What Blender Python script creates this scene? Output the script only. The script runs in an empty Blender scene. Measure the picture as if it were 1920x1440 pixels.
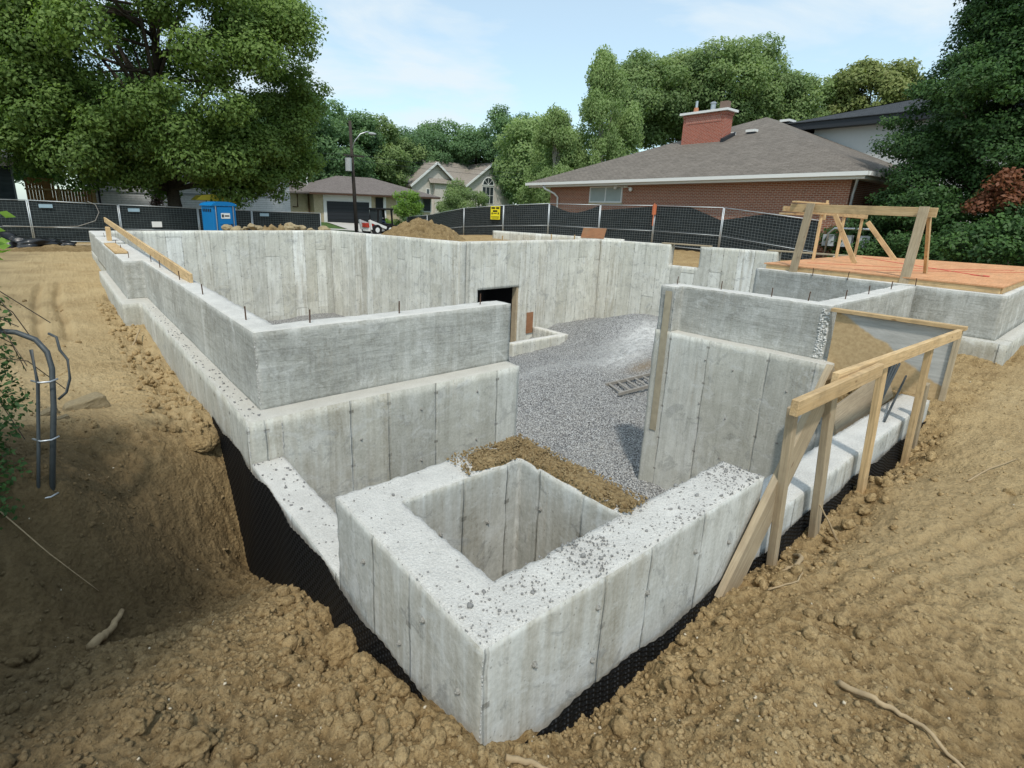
import bpy, math, random
import numpy as np
from mathutils import Vector, Matrix
random.seed(7); RS = np.random.RandomState(11)
S = bpy.context.scene; COL = S.collection
PI = math.pi

# ------------------------------------------------------------------ noise
def _h(ix, iy, iz, seed):
    n = (ix * 374761393 + iy * 668265263 + iz * 2147483647 + seed * 1274126177) & 0xffffffff
    n = ((n ^ (n >> 13)) * 1274126177) & 0xffffffff
    n = ((n ^ (n >> 16)) * 2246822519) & 0xffffffff
    return ((n ^ (n >> 15)) & 0xffffff) / float(0xffffff)
def vn2(x, y, seed=0):
    x = np.asarray(x, float); y = np.asarray(y, float)
    fx = np.floor(x); fy = np.floor(y); tx = x - fx; ty = y - fy
    ix = fx.astype(np.int64) + 100000; iy = fy.astype(np.int64) + 100000
    tx = tx * tx * (3 - 2 * tx); ty = ty * ty * (3 - 2 * ty)
    a = _h(ix, iy, 0, seed); b = _h(ix + 1, iy, 0, seed); c = _h(ix, iy + 1, 0, seed); d = _h(ix + 1, iy + 1, 0, seed)
    return (a + (b - a) * tx) * (1 - ty) + (c + (d - c) * tx) * ty
def vn3(x, y, z, seed=0):
    fx = np.floor(x); fy = np.floor(y); fz = np.floor(z)
    tx = x - fx; ty = y - fy; tz = z - fz
    ix = fx.astype(np.int64) + 100000; iy = fy.astype(np.int64) + 100000; iz = fz.astype(np.int64) + 100000
    tx = tx * tx * (3 - 2 * tx); ty = ty * ty * (3 - 2 * ty); tz = tz * tz * (3 - 2 * tz)
    def L(k):
        a = _h(ix, iy, iz + k, seed); b = _h(ix + 1, iy, iz + k, seed); c = _h(ix, iy + 1, iz + k, seed); d = _h(ix + 1, iy + 1, iz + k, seed)
        return (a + (b - a) * tx) * (1 - ty) + (c + (d - c) * tx) * ty
    return L(0) * (1 - tz) + L(1) * tz
def fbm2(x, y, f, octs=4, seed=0, g=.5):
    s = 0; a = 1; t = 0
    for i in range(octs):
        s = s + a * (vn2(x * f + i * 17.3, y * f - i * 9.1, seed + i) - .5); t += a; a *= g; f *= 2.03
    return s / t * 2
def ss(a, b, x):
    t = np.clip((x - a) / (b - a), 0, 1); return t * t * (3 - 2 * t)

# ------------------------------------------------------------------ objects
def tag(o, label=None, cat=None, group=None, kind=None):
    if label: o['label'] = label
    if cat: o['category'] = cat
    if group: o['group'] = group
    if kind: o['kind'] = kind
    return o
def empty(name, loc=(0, 0, 0), rz=0, label=None, cat=None, group=None):
    o = bpy.data.objects.new(name, None); COL.objects.link(o); o.location = loc; o.rotation_euler = (0, 0, rz)
    o.empty_display_size = .2
    return tag(o, label, cat, group)
def _offset(parent):
    v = Vector((0, 0, 0)); p = parent
    while p is not None:
        v += Vector(p.location); p = p.parent
    return v
def meshobj(name, V, F, mat, parent=None, world=True, smooth=False, mats=None, fmat=None):
    """V list/array of verts, F list of faces or (n,k) int array. world=True: V are world coords, parent unrotated."""
    me = bpy.data.meshes.new(name)
    if isinstance(F, np.ndarray):
        V = np.asarray(V, np.float32); n, k = F.shape
        me.vertices.add(len(V)); me.vertices.foreach_set('co', V.ravel())
        me.loops.add(n * k); me.loops.foreach_set('vertex_index', F.astype(np.int32).ravel())
        me.polygons.add(n); me.polygons.foreach_set('loop_start', np.arange(0, n * k, k, dtype=np.int32))
        if smooth: me.polygons.foreach_set('use_smooth', np.ones(n, bool))
        me.update(calc_edges=True)
    else:
        me.from_pydata([tuple(v) for v in V], [], F); me.update()
        if smooth:
            for p in me.polygons: p.use_smooth = True
    for m in (mats or [mat]):
        if m: me.materials.append(m)
    if fmat is not None: me.polygons.foreach_set('material_index', np.asarray(fmat, np.int32))
    o = bpy.data.objects.new(name, me); COL.objects.link(o)
    if parent is not None:
        o.parent = parent
        if world: o.location = -_offset(parent)
    return o
class MB:
    def __init__(s): s.V = []; s.F = []; s.M = []; s.m = 0
    def add(s, V, F):
        b = len(s.V); s.V += [tuple(v) for v in V]; s.F += [tuple(i + b for i in f) for f in F]; s.M += [s.m] * len(F); return s
    def box(s, x0, x1, y0, y1, z0, z1):
        V = [(x, y, z) for z in (z0, z1) for y in (y0, y1) for x in (x0, x1)]
        return s.add(V, [(0, 2, 3, 1), (4, 5, 7, 6), (0, 1, 5, 4), (2, 6, 7, 3), (0, 4, 6, 2), (1, 3, 7, 5)])
    def beam(s, p, q, w, h, up=(0, 0, 1)):
        p = Vector(p); q = Vector(q); d = (q - p).normalized(); u = Vector(up); r = d.cross(u)
        if r.length < 1e-4: r = d.cross(Vector((1, 0, 0)))
        r.normalize(); u = r.cross(d)
        V = [a + r * (w / 2 * i) + u * (h / 2 * j) for a in (p, q) for j in (-1, 1) for i in (-1, 1)]
        return s.add(V, [(0, 1, 3, 2), (4, 6, 7, 5), (0, 4, 5, 1), (2, 3, 7, 6), (0, 2, 6, 4), (1, 5, 7, 3)])
    def tube(s, pts, r, n=8, cap=True):
        pts = [Vector(p) for p in pts]; rs = r if isinstance(r, (list, tuple)) else [r] * len(pts)
        base = len(s.V); ref = Vector((0, 0, 1))
        for i, p in enumerate(pts):
            d = (pts[min(i + 1, len(pts) - 1)] - pts[max(i - 1, 0)]).normalized()
            a = d.cross(ref)
            if a.length < .05: a = d.cross(Vector((1, 0, 0)))
            a.normalize(); b = d.cross(a)
            for k in range(n):
                t = 2 * PI * k / n; s.V.append(tuple(p + (a * math.cos(t) + b * math.sin(t)) * rs[i]))
        for i in range(len(pts) - 1):
            for k in range(n):
                k2 = (k + 1) % n; s.F.append((base + i * n + k, base + i * n + k2, base + (i + 1) * n + k2, base + (i + 1) * n + k)); s.M.append(s.m)
        if cap:
            s.F.append(tuple(base + k for k in range(n))[::-1]); s.M.append(s.m)
            e = base + (len(pts) - 1) * n; s.F.append(tuple(e + k for k in range(n))); s.M.append(s.m)
        return s
    def cyl(s, c, r, h, n=16, r2=None):
        return s.tube([c, (c[0], c[1], c[2] + h)], [r, r if r2 is None else r2], n)
    def prism(s, poly, lo, hi, axis='z'):
        n = len(poly); f = {'z': lambda a, b, t: (a, b, t), 'y': lambda a, b, t: (a, t, b), 'x': lambda a, b, t: (t, a, b)}[axis]
        V = [f(a, b, lo) for a, b in poly] + [f(a, b, hi) for a, b in poly]
        F = [tuple(range(n))[::-1], tuple(range(n, 2 * n))] + [(i, (i + 1) % n, n + (i + 1) % n, n + i) for i in range(n)]
        return s.add(V, F)
    def blob(s, c, rad, sub=2, amp=.15, seed=0, f=1.5):
        V, F = ico(sub); V = V.copy()
        d = 1 + amp * 2 * (vn3(V[:, 0] * f + seed * 3.1, V[:, 1] * f + 7.7, V[:, 2] * f + 3.3, seed) - .5)
        V = V * d[:, None] * np.array(rad) + np.array(c); return s.add(V.tolist(), F.tolist())
    def build(s, name, mat, parent=None, world=True, smooth=False, mats=None, loc=None):
        o = meshobj(name, s.V, s.F, mat, parent, world, smooth, mats, s.M if mats else None)
        return o
_ico = {}
def ico(sub):
    if sub in _ico: return _ico[sub]
    if sub == 0:
        t = (1 + 5 ** .5) / 2
        V = np.array([(-1, t, 0), (1, t, 0), (-1, -t, 0), (1, -t, 0), (0, -1, t), (0, 1, t), (0, -1, -t), (0, 1, -t), (t, 0, -1), (t, 0, 1), (-t, 0, -1), (-t, 0, 1)], float)
        V /= np.linalg.norm(V[0])
        F = np.array([(0, 11, 5), (0, 5, 1), (0, 1, 7), (0, 7, 10), (0, 10, 11), (1, 5, 9), (5, 11, 4), (11, 10, 2), (10, 7, 6), (7, 1, 8), (3, 9, 4), (3, 4, 2), (3, 2, 6), (3, 6, 8), (3, 8, 9), (4, 9, 5), (2, 4, 11), (6, 2, 10), (8, 6, 7), (9, 8, 1)])
    else:
        V0, F0 = ico(sub - 1); V = V0.tolist(); mid = {}; F = []
        def m(a, b):
            k = (min(a, b), max(a, b))
            if k not in mid:
                p = (np.array(V[a]) + np.array(V[b])) / 2; p /= np.linalg.norm(p); V.append(p.tolist()); mid[k] = len(V) - 1
            return mid[k]
        for a, b, c in F0.tolist():
            ab, bc, ca = m(a, b), m(b, c), m(c, a); F += [(a, ab, ca), (b, bc, ab), (c, ca, bc), (ab, bc, ca)]
        V = np.array(V); F = np.array(F)
    _ico[sub] = (V, F); return V, F

# ------------------------------------------------------------------ materials
class NT:
    def __init__(s, name, **kw):
        s.m = bpy.data.materials.new(name); s.m.use_nodes = True; s.t = s.m.node_tree; s.n = s.t.nodes; s.l = s.t.links
        s.b = s.n['Principled BSDF']; s.b.inputs['Roughness'].default_value = kw.get('rough', .85)
        s.b.inputs['Specular IOR Level'].default_value = kw.get('spec', .3); s.b.inputs['Metallic'].default_value = kw.get('metal', 0)
    def node(s, t, **kw):
        n = s.n.new(t)
        for k, v in kw.items(): setattr(n, k, v)
        return n
    def set(s, n, i, v):
        if hasattr(v, 'is_linked') or isinstance(v, bpy.types.NodeSocket): s.l.new(v, n.inputs[i])
        elif v is not None: n.inputs[i].default_value = v
    def math(s, op, a, b=None, c=None, clamp=False):
        n = s.node('ShaderNodeMath', operation=op, use_clamp=clamp); s.set(n, 0, a); s.set(n, 1, b); s.set(n, 2, c); return n.outputs[0]
    def pos(s): return s.node('ShaderNodeTexCoord').outputs['Object']
    def sep(s, v): n = s.node('ShaderNodeSeparateXYZ'); s.l.new(v, n.inputs[0]); return n.outputs
    def comb(s, x, y, z): n = s.node('ShaderNodeCombineXYZ'); s.set(n, 0, x); s.set(n, 1, y); s.set(n, 2, z); return n.outputs[0]
    def mapv(s, v, sc=(1, 1, 1), loc=(0, 0, 0)):
        n = s.node('ShaderNodeMapping'); s.l.new(v, n.inputs[0]); n.inputs['Scale'].default_value = sc; n.inputs['Location'].default_value = loc; return n.outputs[0]
    def noise(s, v, scale, detail=4, rough=.55, dist=0, dims='3D'):
        n = s.node('ShaderNodeTexNoise', noise_dimensions=dims); s.l.new(v, n.inputs['Vector']); s.set(n, 'Scale', scale); n.inputs['Detail'].default_value = detail
        n.inputs['Roughness'].default_value = rough; n.inputs['Distortion'].default_value = dist; return n.outputs[0]
    def vor(s, v, scale, feature='F1', out=0, rnd=1):
        n = s.node('ShaderNodeTexVoronoi', feature=feature); s.l.new(v, n.inputs['Vector']); n.inputs['Scale'].default_value = scale; n.inputs['Randomness'].default_value = rnd; return n.outputs[out]
    def ramp(s, f, stops, interp='LINEAR'):
        n = s.node('ShaderNodeValToRGB'); s.set(n, 0, f); c = n.color_ramp; c.interpolation = interp
        while len(c.elements) < len(stops): c.elements.new(.5)
        for e, (p, col) in zip(c.elements, stops):
            e.position = p; e.color = (col, col, col, 1) if isinstance(col, (int, float)) else (*col, 1)
        return n.outputs[0]
    def mix(s, f, a, b, mode='MIX'):
        n = s.node('ShaderNodeMix', data_type='RGBA', blend_type=mode); s.set(n, 0, f)
        s.set(n, 6, (*a, 1) if isinstance(a, tuple) else a); s.set(n, 7, (*b, 1) if isinstance(b, tuple) else b); return n.outputs[2]
    def maprange(s, f, a, b, c=0, d=1):
        n = s.node('ShaderNodeMapRange'); s.set(n, 0, f)
        for i, v in enumerate((a, b, c, d)): n.inputs[i + 1].default_value = v
        return n.outputs[0]
    def bump(s, h, dist=.01, strength=1, prev=None):
        n = s.node('ShaderNodeBump'); s.l.new(h, n.inputs['Height']); n.inputs['Distance'].default_value = dist; n.inputs['Strength'].default_value = strength
        if prev is not None: s.l.new(prev, n.inputs['Normal'])
        return n.outputs[0]
    def out(s, col=None, normal=None, rough=None):
        if col is not None: s.set(s.b, 'Base Color', (*col, 1) if isinstance(col, tuple) else col)
        if normal is not None: s.l.new(normal, s.b.inputs['Normal'])
        if rough is not None: s.set(s.b, 'Roughness', rough)
        return s.m
    def wall_uv(s):
        """u along the wall, v up; for axis-aligned walls"""
        p = s.sep(s.pos()); g = s.node('ShaderNodeNewGeometry'); n = s.sep(g.outputs['True Normal'])
        ax = s.math('GREATER_THAN', s.math('ABSOLUTE', n[0]), .6)
        u = s.math('ADD', s.math('MULTIPLY', p[1], ax), s.math('MULTIPLY', p[0], s.math('SUBTRACT', 1, ax)))
        return u, p[2], n[2], p, ax

def simple(name, col, rough=.7, metal=0, spec=.3, var=.12, scale=8, bump=0, bscale=40):
    t = NT(name, rough=rough, metal=metal, spec=spec); p = t.pos()
    f = t.noise(p, scale, 5, .6)
    c = t.mix(f, tuple(x * (1 - var) for x in col), tuple(min(1, x * (1 + var)) for x in col))
    nb = t.bump(t.noise(p, bscale, 4), bump) if bump else None
    return t.out(c, nb)

def concrete(name, kind):
    t = NT(name, rough=.88, spec=.25); u, z, nz, p, ax = t.wall_uv(); pos = t.pos()
    base = {'panel': (.50, .49, .44), 'upper': (.42, .42, .395), 'near': (.50, .495, .465), 'back': (.62, .61, .56)}[kind]
    v0 = t.comb(u, z, ax)
    blotch = t.noise(t.mapv(v0, (1, 1, 3)), 1.3, 5, .6, .3)
    streak = t.noise(t.mapv(v0, (9, .55, 3)), 1.0, 5, .65, .4)
    fine = t.noise(pos, 45, 6, .7)
    mid = t.noise(pos, 7, 6, .65)
    col = t.mix(t.maprange(blotch, .3, .7), tuple(c * .84 for c in base), tuple(c * 1.1 for c in base))
    h = t.math('MULTIPLY', fine, .25)
    if kind in ('panel', 'near', 'back'):
        w = {'panel': 1.7, 'near': 1.9, 'back': 1.9}[kind]
        # irregular boards: warped coordinate, one tone per board
        wob = t.math('MULTIPLY', t.math('SUBTRACT', t.noise(v0, 3, 2), .5), .03)
        uu = t.math('MULTIPLY', t.math('ADD', u, wob), w)
        n1 = t.node('ShaderNodeTexVoronoi', voronoi_dimensions='1D', feature='F1'); t.set(n1, 'W', uu); n1.inputs['Scale'].default_value = 1; n1.inputs['Randomness'].default_value = .8
        n1e = t.node('ShaderNodeTexVoronoi', voronoi_dimensions='1D', feature='DISTANCE_TO_EDGE'); t.set(n1e, 'W', uu); n1e.inputs['Scale'].default_value = 1; n1e.inputs['Randomness'].default_value = .8
        cr = t.sep(n1.outputs['Color'])
        # horizontal breaks, shifted per board
        zz = t.math('ADD', t.math('MULTIPLY', z, .75), t.math('MULTIPLY', cr[1], 7.3))
        n2 = t.node('ShaderNodeTexVoronoi', voronoi_dimensions='1D', feature='F1'); t.set(n2, 'W', zz); n2.inputs['Scale'].default_value = 1
        n2e = t.node('ShaderNodeTexVoronoi', voronoi_dimensions='1D', feature='DISTANCE_TO_EDGE'); t.set(n2e, 'W', zz); n2e.inputs['Scale'].default_value = 1
        c2 = t.sep(n2.outputs['Color'])
        tone = t.math('ADD', t.math('MULTIPLY', cr[0], .9), t.math('MULTIPLY', c2[0], .1))
        col = t.mix({'near': .3, 'panel': .5, 'back': .72}[kind], col, t.mix(1.0, col, t.ramp(tone, [(.08, (.60, .59, .555)), (.3, (1.02, 1.0, .96)), (.45, (.70, .67, .59)), (.6, (1.05, 1.04, 1.0)), (.74, (.80, .78, .72)), (.9, (1.32, 1.34, 1.37))]), 'MULTIPLY'))
        brown = t.math('MULTIPLY', t.math('GREATER_THAN', cr[2], .80), t.maprange(streak, .4, .66))
        col = t.mix(t.math('MULTIPLY', brown, .5), col, (.30, .23, .14))
        jl = t.ramp(n1e.outputs[0], [(0, 1.0), (.008, .9), (.022, 0)])
        jn = t.ramp(t.noise(t.mapv(v0, (1, 2.2, 1)), 1.5, 3), [(.35, .25), (.6, 1)])
        jl = t.math('MULTIPLY', jl, jn)
        hl = t.math('MULTIPLY', t.ramp(n2e.outputs[0], [(0, .75), (.008, .6), (.02, 0)]), t.ramp(c2[1], [(.78, 0), (.84, 1)] if kind != 'back' else [(.66, 0), (.72, 1)]))
        j = t.math('MAXIMUM', jl, hl)
        col = t.mix(t.math('MULTIPLY', j, .5), col, (.13, .12, .10))
        h = t.math('SUBTRACT', h, t.math('MULTIPLY', j, 1.2))
        # tie holes down the joints
        tz = t.math('FRACT', t.math('MULTIPLY', z, 1.9)); td = t.math('ABSOLUTE', t.math('SUBTRACT', tz, .5))
        tie = t.math('MULTIPLY', t.math('LESS_THAN', td, .028), t.math('LESS_THAN', n1e.outputs[0], .04))
        col = t.mix(t.math('MULTIPLY', tie, .75), col, (.10, .09, .08))
    if kind in ('upper',):
        scr = t.noise(t.mapv(v0, (1.6, 16, 3)), 1.0, 6, .7, .8)
        col = t.mix(t.ramp(scr, [(.50, 0), (.66, .62)]), col, (.17, .17, .155))
        dk = t.noise(t.mapv(v0, (.8, 1.3, 1)), 1.1, 5, .65)
        col = t.mix(t.ramp(dk, [(.42, 0), (.62, .62)]), col, (.20, .20, .19))
        h = t.math('ADD', h, t.math('MULTIPLY', scr, .9))
    col = t.mix(t.math('MULTIPLY', t.ramp(streak, [(.47, 0), (.66, 1)]), .42), col, (.21, .20, .165))
    fs = t.noise(t.mapv(v0, (26, .8, 3), (1, 5, 0)), 1.0, 5, .7, .3); big = t.noise(t.mapv(v0, (1.2, .8, 1), (4, 4, 4)), 1.0, 4, .6)
    col = t.mix(t.math('MULTIPLY', t.ramp(fs, [(.5, 0), (.68, 1)]), t.ramp(big, [(.4, .05), (.62, .5)])), col, (.17, .155, .12))
    rb = t.math('MULTIPLY', t.ramp(fs, [(.35, 1), (.52, 0)]), t.ramp(big, [(.52, 0), (.66, .42)])); col = t.mix(rb, col, (.33, .25, .155))
    ws_ = t.noise(t.mapv(v0, (3.2, 4.0, 1), (7, 1, 3)), 1.0, 7, .72, 1.1); col = t.mix(t.math('MULTIPLY', t.ramp(ws_, [(.56, 0), (.60, 1)]), .34), col, (.60, .60, .585))
    ds_ = t.noise(t.mapv(v0, (2.6, 2.2, 1), (1, 9, 5)), 1.0, 7, .74, 1.4); col = t.mix(t.math('MULTIPLY', t.ramp(ds_, [(.56, 0), (.61, 1)]), .58 if kind == 'near' else .42), col, (.175, .175, .17))
    col = t.mix(t.math('MULTIPLY', t.ramp(t.noise(t.mapv(v0, (5, .9, 2), (3, 7, 1)), 1.2, 5, .6, .5), [(.55, 0), (.68, 1)]), .38), col, (.62, .62, .60))
    col = t.mix(t.math('MULTIPLY', t.ramp(t.noise(t.mapv(v0, (1.1, 1.6, 1), (9, 2, 1)), 1.7, 6, .7, .6), [(.6, 0), (.64, 1)]), .5), col, (.24, .24, .235))
    pits = t.vor(pos, 26)
    pm = t.math('MULTIPLY', t.math('LESS_THAN', pits, .13), t.math('GREATER_THAN', mid, .5))
    col = t.mix(t.math('MULTIPLY', pm, .6), col, (.12, .115, .10))
    col = t.mix(.30, col, t.ramp(fine, [(.3, (.22, .22, .2)), (.7, (.62, .61, .57))]))
    col = t.mix(.18, col, t.ramp(mid, [(.3, (.22, .21, .18)), (.7, (.6, .59, .55))]))
    bc = t.node('ShaderNodeBrightContrast'); t.l.new(col, bc.inputs[0]); bc.inputs['Bright'].default_value = .0; bc.inputs['Contrast'].default_value = .25
    col = t.mix(1.0, bc.outputs[0], {'panel': (1.18, 1.19, 1.21), 'upper': (1.18, 1.19, 1.21), 'near': (1.17, 1.195, 1.235), 'back': (1.30, 1.315, 1.34)}[kind], 'MULTIPLY')
    # tops: pale, rough, speckled with aggregate
    topn = t.noise(pos, 90, 4, .7)
    top = t.ramp(t.noise(pos, 5, 5, .6), [(.3, (.50, .495, .48)), (.7, (.74, .735, .715))])
    spk = t.vor(pos, 48); sm = t.math('LESS_THAN', spk, .26)
    top = t.mix(t.math('MULTIPLY', t.math('MULTIPLY', sm, t.ramp(t.noise(pos, 3.1, 4, .65), [(.42, 0), (.62, 1)])), .4), top, (.34, .33, .32))
    top = t.mix(.45, top, t.ramp(topn, [(.3, (.46, .455, .44)), (.65, (.80, .795, .78))]))
    top = t.mix(1.0, top, (1.0, .975, .925), 'MULTIPLY')
    if kind == 'panel': top = t.mix(.5, top, (.50, .47, .40))
    tm = t.maprange(nz, .35, .7)
    col = t.mix(tm, col, top)
    hh = t.math('ADD', t.math('MULTIPLY', h, t.math('SUBTRACT', 1, tm)), t.math('MULTIPLY', t.math('ADD', t.math('MULTIPLY', topn, 1.4), t.noise(pos, 30, 3)), tm))
    return t.out(col, t.bump(hh, .009, 1.0))

def dirt(name, dark=1.0):
    t = NT(name, rough=.95, spec=.15); p = t.pos()
    a = t.noise(p, .9, 5, .6, .4); b = t.noise(p, 6, 6, .68); c = t.noise(p, 38, 6, .75); d = t.noise(p, 150, 3, .7)
    col = t.ramp(a, [(.3, (.28, .195, .095)), (.5, (.39, .28, .145)), (.72, (.50, .38, .21))])
    col = t.mix(t.math('MULTIPLY', t.ramp(b, [(.42, 0), (.7, 1)]), .5), col, (.62, .48, .28))
    col = t.mix(t.math('MULTIPLY', t.ramp(b, [(.25, 1), (.48, 0)]), .5), col, (.24, .16, .075))
    col = t.mix(t.ramp(c, [(.30, .75), (.52, 0)]), col, (.13, .09, .048))
    col = t.mix(t.math('MULTIPLY', t.ramp(c, [(.55, 0), (.78, 1)]), .5), col, (.55, .45, .29))
    col = t.mix(t.ramp(d, [(.3, .35), (.5, 0)]), col, (.15, .10, .05))
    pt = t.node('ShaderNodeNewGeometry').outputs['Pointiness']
    col = t.mix(t.ramp(pt, [(.40, .85), (.497, 0)]), col, (.085, .058, .030)); col = t.mix(t.ramp(pt, [(.503, 0), (.60, .45)]), col, (.62, .49, .30))  # shadows between crumbs painted in: crevices darkened, raised edges lightened
    e_ = t.noise(p, 75, 4, .8); col = t.mix(t.ramp(e_, [(.34, .6), (.48, 0)]), col, (.10, .07, .036))
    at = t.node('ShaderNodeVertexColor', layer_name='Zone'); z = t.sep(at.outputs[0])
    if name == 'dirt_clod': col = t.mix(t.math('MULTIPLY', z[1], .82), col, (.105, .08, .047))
    if name == 'ground_dirt':
        # painted tree shade in the ditch; packed pale path; grass beyond the site
        lg = t.noise(p, .35, 5, .7, .5); col = t.mix(t.math('MULTIPLY', t.ramp(lg, [(.45, 0), (.65, 1)]), .5), col, (.27, .195, .105))
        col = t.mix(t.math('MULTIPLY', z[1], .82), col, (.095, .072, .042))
        col = t.mix(t.math('MULTIPLY', z[2], .58), col, (.52, .42, .26))
        gr = t.ramp(t.noise(p, 2.2, 6, .7), [(.3, (.035, .06, .015)), (.7, (.10, .14, .04))])
        col = t.mix(z[0], col, gr)
    col = t.mix(1.0, col, (1.07, 1.02, .92), 'MULTIPLY')
    if dark != 1.0: col = t.mix(1.0, col, (dark,) * 3, 'MULTIPLY')
    h = t.math('ADD', t.math('MULTIPLY', t.noise(p, 14, 6, .7), 1.0), t.math('MULTIPLY', c, 1.1))
    v = t.vor(p, 40, 'SMOOTH_F1')
    h = t.math('SUBTRACT', h, t.math('MULTIPLY', v, .7))
    return t.out(col, t.bump(h, .022, 1.0))

def gravel_mat():
    t = NT('gravel_grey', rough=.9, spec=.2); p = t.pos()
    ce = t.node('ShaderNodeTexVoronoi'); t.l.new(p, ce.inputs['Vector']); ce.inputs['Scale'].default_value = 42
    cc = t.sep(ce.outputs['Color'])
    col = t.ramp(cc[0], [(0, (.21, .207, .20)), (.4, (.40, .393, .38)), (.75, (.58, .57, .55)), (1, (.8, .8, .78))])
    col = t.mix(t.ramp(ce.outputs['Distance'], [(.35, 0), (.75, .85)]), col, (.04, .04, .045))
    at = t.node('ShaderNodeVertexColor', layer_name='Zone'); z = t.sep(at.outputs[0])
    wn = t.noise(p, 5, 5, .7)
    col = t.mix(t.math('MULTIPLY', z[0], t.ramp(wn, [(.30, 0), (.58, .95)])), col, (.74, .735, .71))
    col = t.mix(t.math('MULTIPLY', z[1], .75), col, (.27, .20, .12))
    col = t.mix(t.ramp(t.noise(p, 1.2, 4), [(.35, .0), (.7, .28)]), col, (.40, .39, .36))
    return t.out(col, t.bump(t.math('MULTIPLY', ce.outputs['Distance'], -1), .03, 1))

def wood(name, c1, c2, gl=22, gray=0.0):
    """grain along local X"""
    t = NT(name, rough=.75, spec=.2); p = t.pos()
    oi = t.node('ShaderNodeObjectInfo'); off = t.comb(t.math('MULTIPLY', oi.outputs['Random'], 37), t.math('MULTIPLY', oi.outputs['Random'], 11), 0)
    va = t.node('ShaderNodeVectorMath', operation='ADD'); t.l.new(p, va.inputs[0]); t.l.new(off, va.inputs[1]); q = va.outputs[0]
    g = t.noise(t.mapv(q, (1.2, gl, gl)), 1.0, 5, .6, 1.2); g2 = t.noise(t.mapv(q, (4, 90, 90)), 1.0, 3, .6)
    bl = t.noise(q, 2.5, 4)
    col = t.mix(t.maprange(g, .3, .7), c1, c2)
    col = t.mix(t.ramp(g2, [(.3, .55), (.55, 0)]), col, tuple(c * .45 for c in c1))
    col = t.mix(t.math('MULTIPLY', t.ramp(bl, [(.45, 0), (.7, 1)]), .35), col, tuple(c * .7 for c in c1))
    dt = t.noise(q, 5, 5, .7); col = t.mix(t.math('MULTIPLY', t.ramp(dt, [(.5, 0), (.68, 1)]), .45), col, (.27, .19, .11)); kn = t.vor(t.mapv(q, (1, 3, 3)), 3.0); col = t.mix(t.ramp(kn, [(.05, .8), (.10, 0)]), col, (.16, .08, .03))
    if gray: col = t.mix(gray, col, (.30, .28, .25))
    rv = t.maprange(oi.outputs['Random'], 0, 1, .85, 1.1); col = t.mix(1.0, col, t.comb(rv, rv, rv), 'MULTIPLY')
    return t.out(col, t.bump(g2, .002))

def brick(name, c1, c2, mortar, bw=.215, bh=.075, rot=False):
    t = NT(name, rough=.9, spec=.2); u, z, nz, p, ax = t.wall_uv()
    n = t.node('ShaderNodeTexBrick'); t.l.new(t.comb(u, z, 0) if not rot else t.comb(z, u, 0), n.inputs['Vector'])
    n.inputs['Scale'].default_value = 1; n.inputs['Brick Width'].default_value = bw; n.inputs['Row Height'].default_value = bh; n.inputs['Mortar Size'].default_value = .011
    n.inputs['Mortar Smooth'].default_value = .1; n.inputs['Bias'].default_value = -.1
    n.inputs['Color1'].default_value = (*c1, 1); n.inputs['Color2'].default_value = (*c2, 1); n.inputs['Mortar'].default_value = (*mortar, 1)
    col = t.mix(.35, n.outputs[0], t.ramp(t.noise(t.pos(), 6, 5, .65), [(.3, tuple(c * .5 for c in c1)), (.7, tuple(min(1, c * 1.3) for c in c2))]))
    col = t.mix(t.math('MULTIPLY', n.outputs[1], .8), col, mortar)
    return t.out(col, t.bump(n.outputs[1], .006, -1))

def shingle(name, c1, c2, ax='y', course=.14):
    t = NT(name, rough=.95, spec=.15); p = t.sep(t.pos()); u = p[0] if ax == 'x' else p[1]
    n = t.node('ShaderNodeTexBrick'); t.l.new(t.comb(u, t.math('MULTIPLY', p[2], 2.5), 0), n.inputs['Vector'])
    n.inputs['Scale'].default_value = 1; n.inputs['Brick Width'].default_value = .33; n.inputs['Row Height'].default_value = course; n.inputs['Mortar Size'].default_value = .012
    n.inputs['Color1'].default_value = (*c1, 1); n.inputs['Color2'].default_value = (*c2, 1); n.inputs['Mortar'].default_value = (*[c * .35 for c in c1], 1)
    n.inputs['Mortar Smooth'].default_value = .3
    pos = t.pos(); col = t.mix(.4, n.outputs[0], t.ramp(t.noise(pos, 1.1, 6, .7), [(.3, c1), (.7, c2)]))
    col = t.mix(.3, col, t.ramp(t.noise(t.mapv(pos, (7, 7, 14)), 1, 4, .7), [(.3, tuple(c * .5 for c in c1)), (.7, tuple(c * 1.35 for c in c2))]))
    return t.out(col, t.bump(t.math('MULTIPLY', n.outputs[1], -1), .01, 1))

def leaf_mat(name, dark, mid, light, trans=.3):
    t = NT(name, rough=.55, spec=.25)
    at = t.node('ShaderNodeVertexColor', layer_name='Leaf'); z = t.sep(at.outputs[0])
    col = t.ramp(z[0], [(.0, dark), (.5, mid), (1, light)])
    t.out(col)
    tr = t.node('ShaderNodeBsdfTranslucent'); t.l.new(t.mix(1.0, col, (1.0, 1.15, .5), 'MULTIPLY'), tr.inputs[0])
    mx = t.node('ShaderNodeMixShader'); mx.inputs[0].default_value = trans
    t.l.new(t.b.outputs[0], mx.inputs[1]); t.l.new(tr.outputs[0], mx.inputs[2]); t.l.new(mx.outputs[0], t.n['Material Output'].inputs[0])
    return t.m

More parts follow.
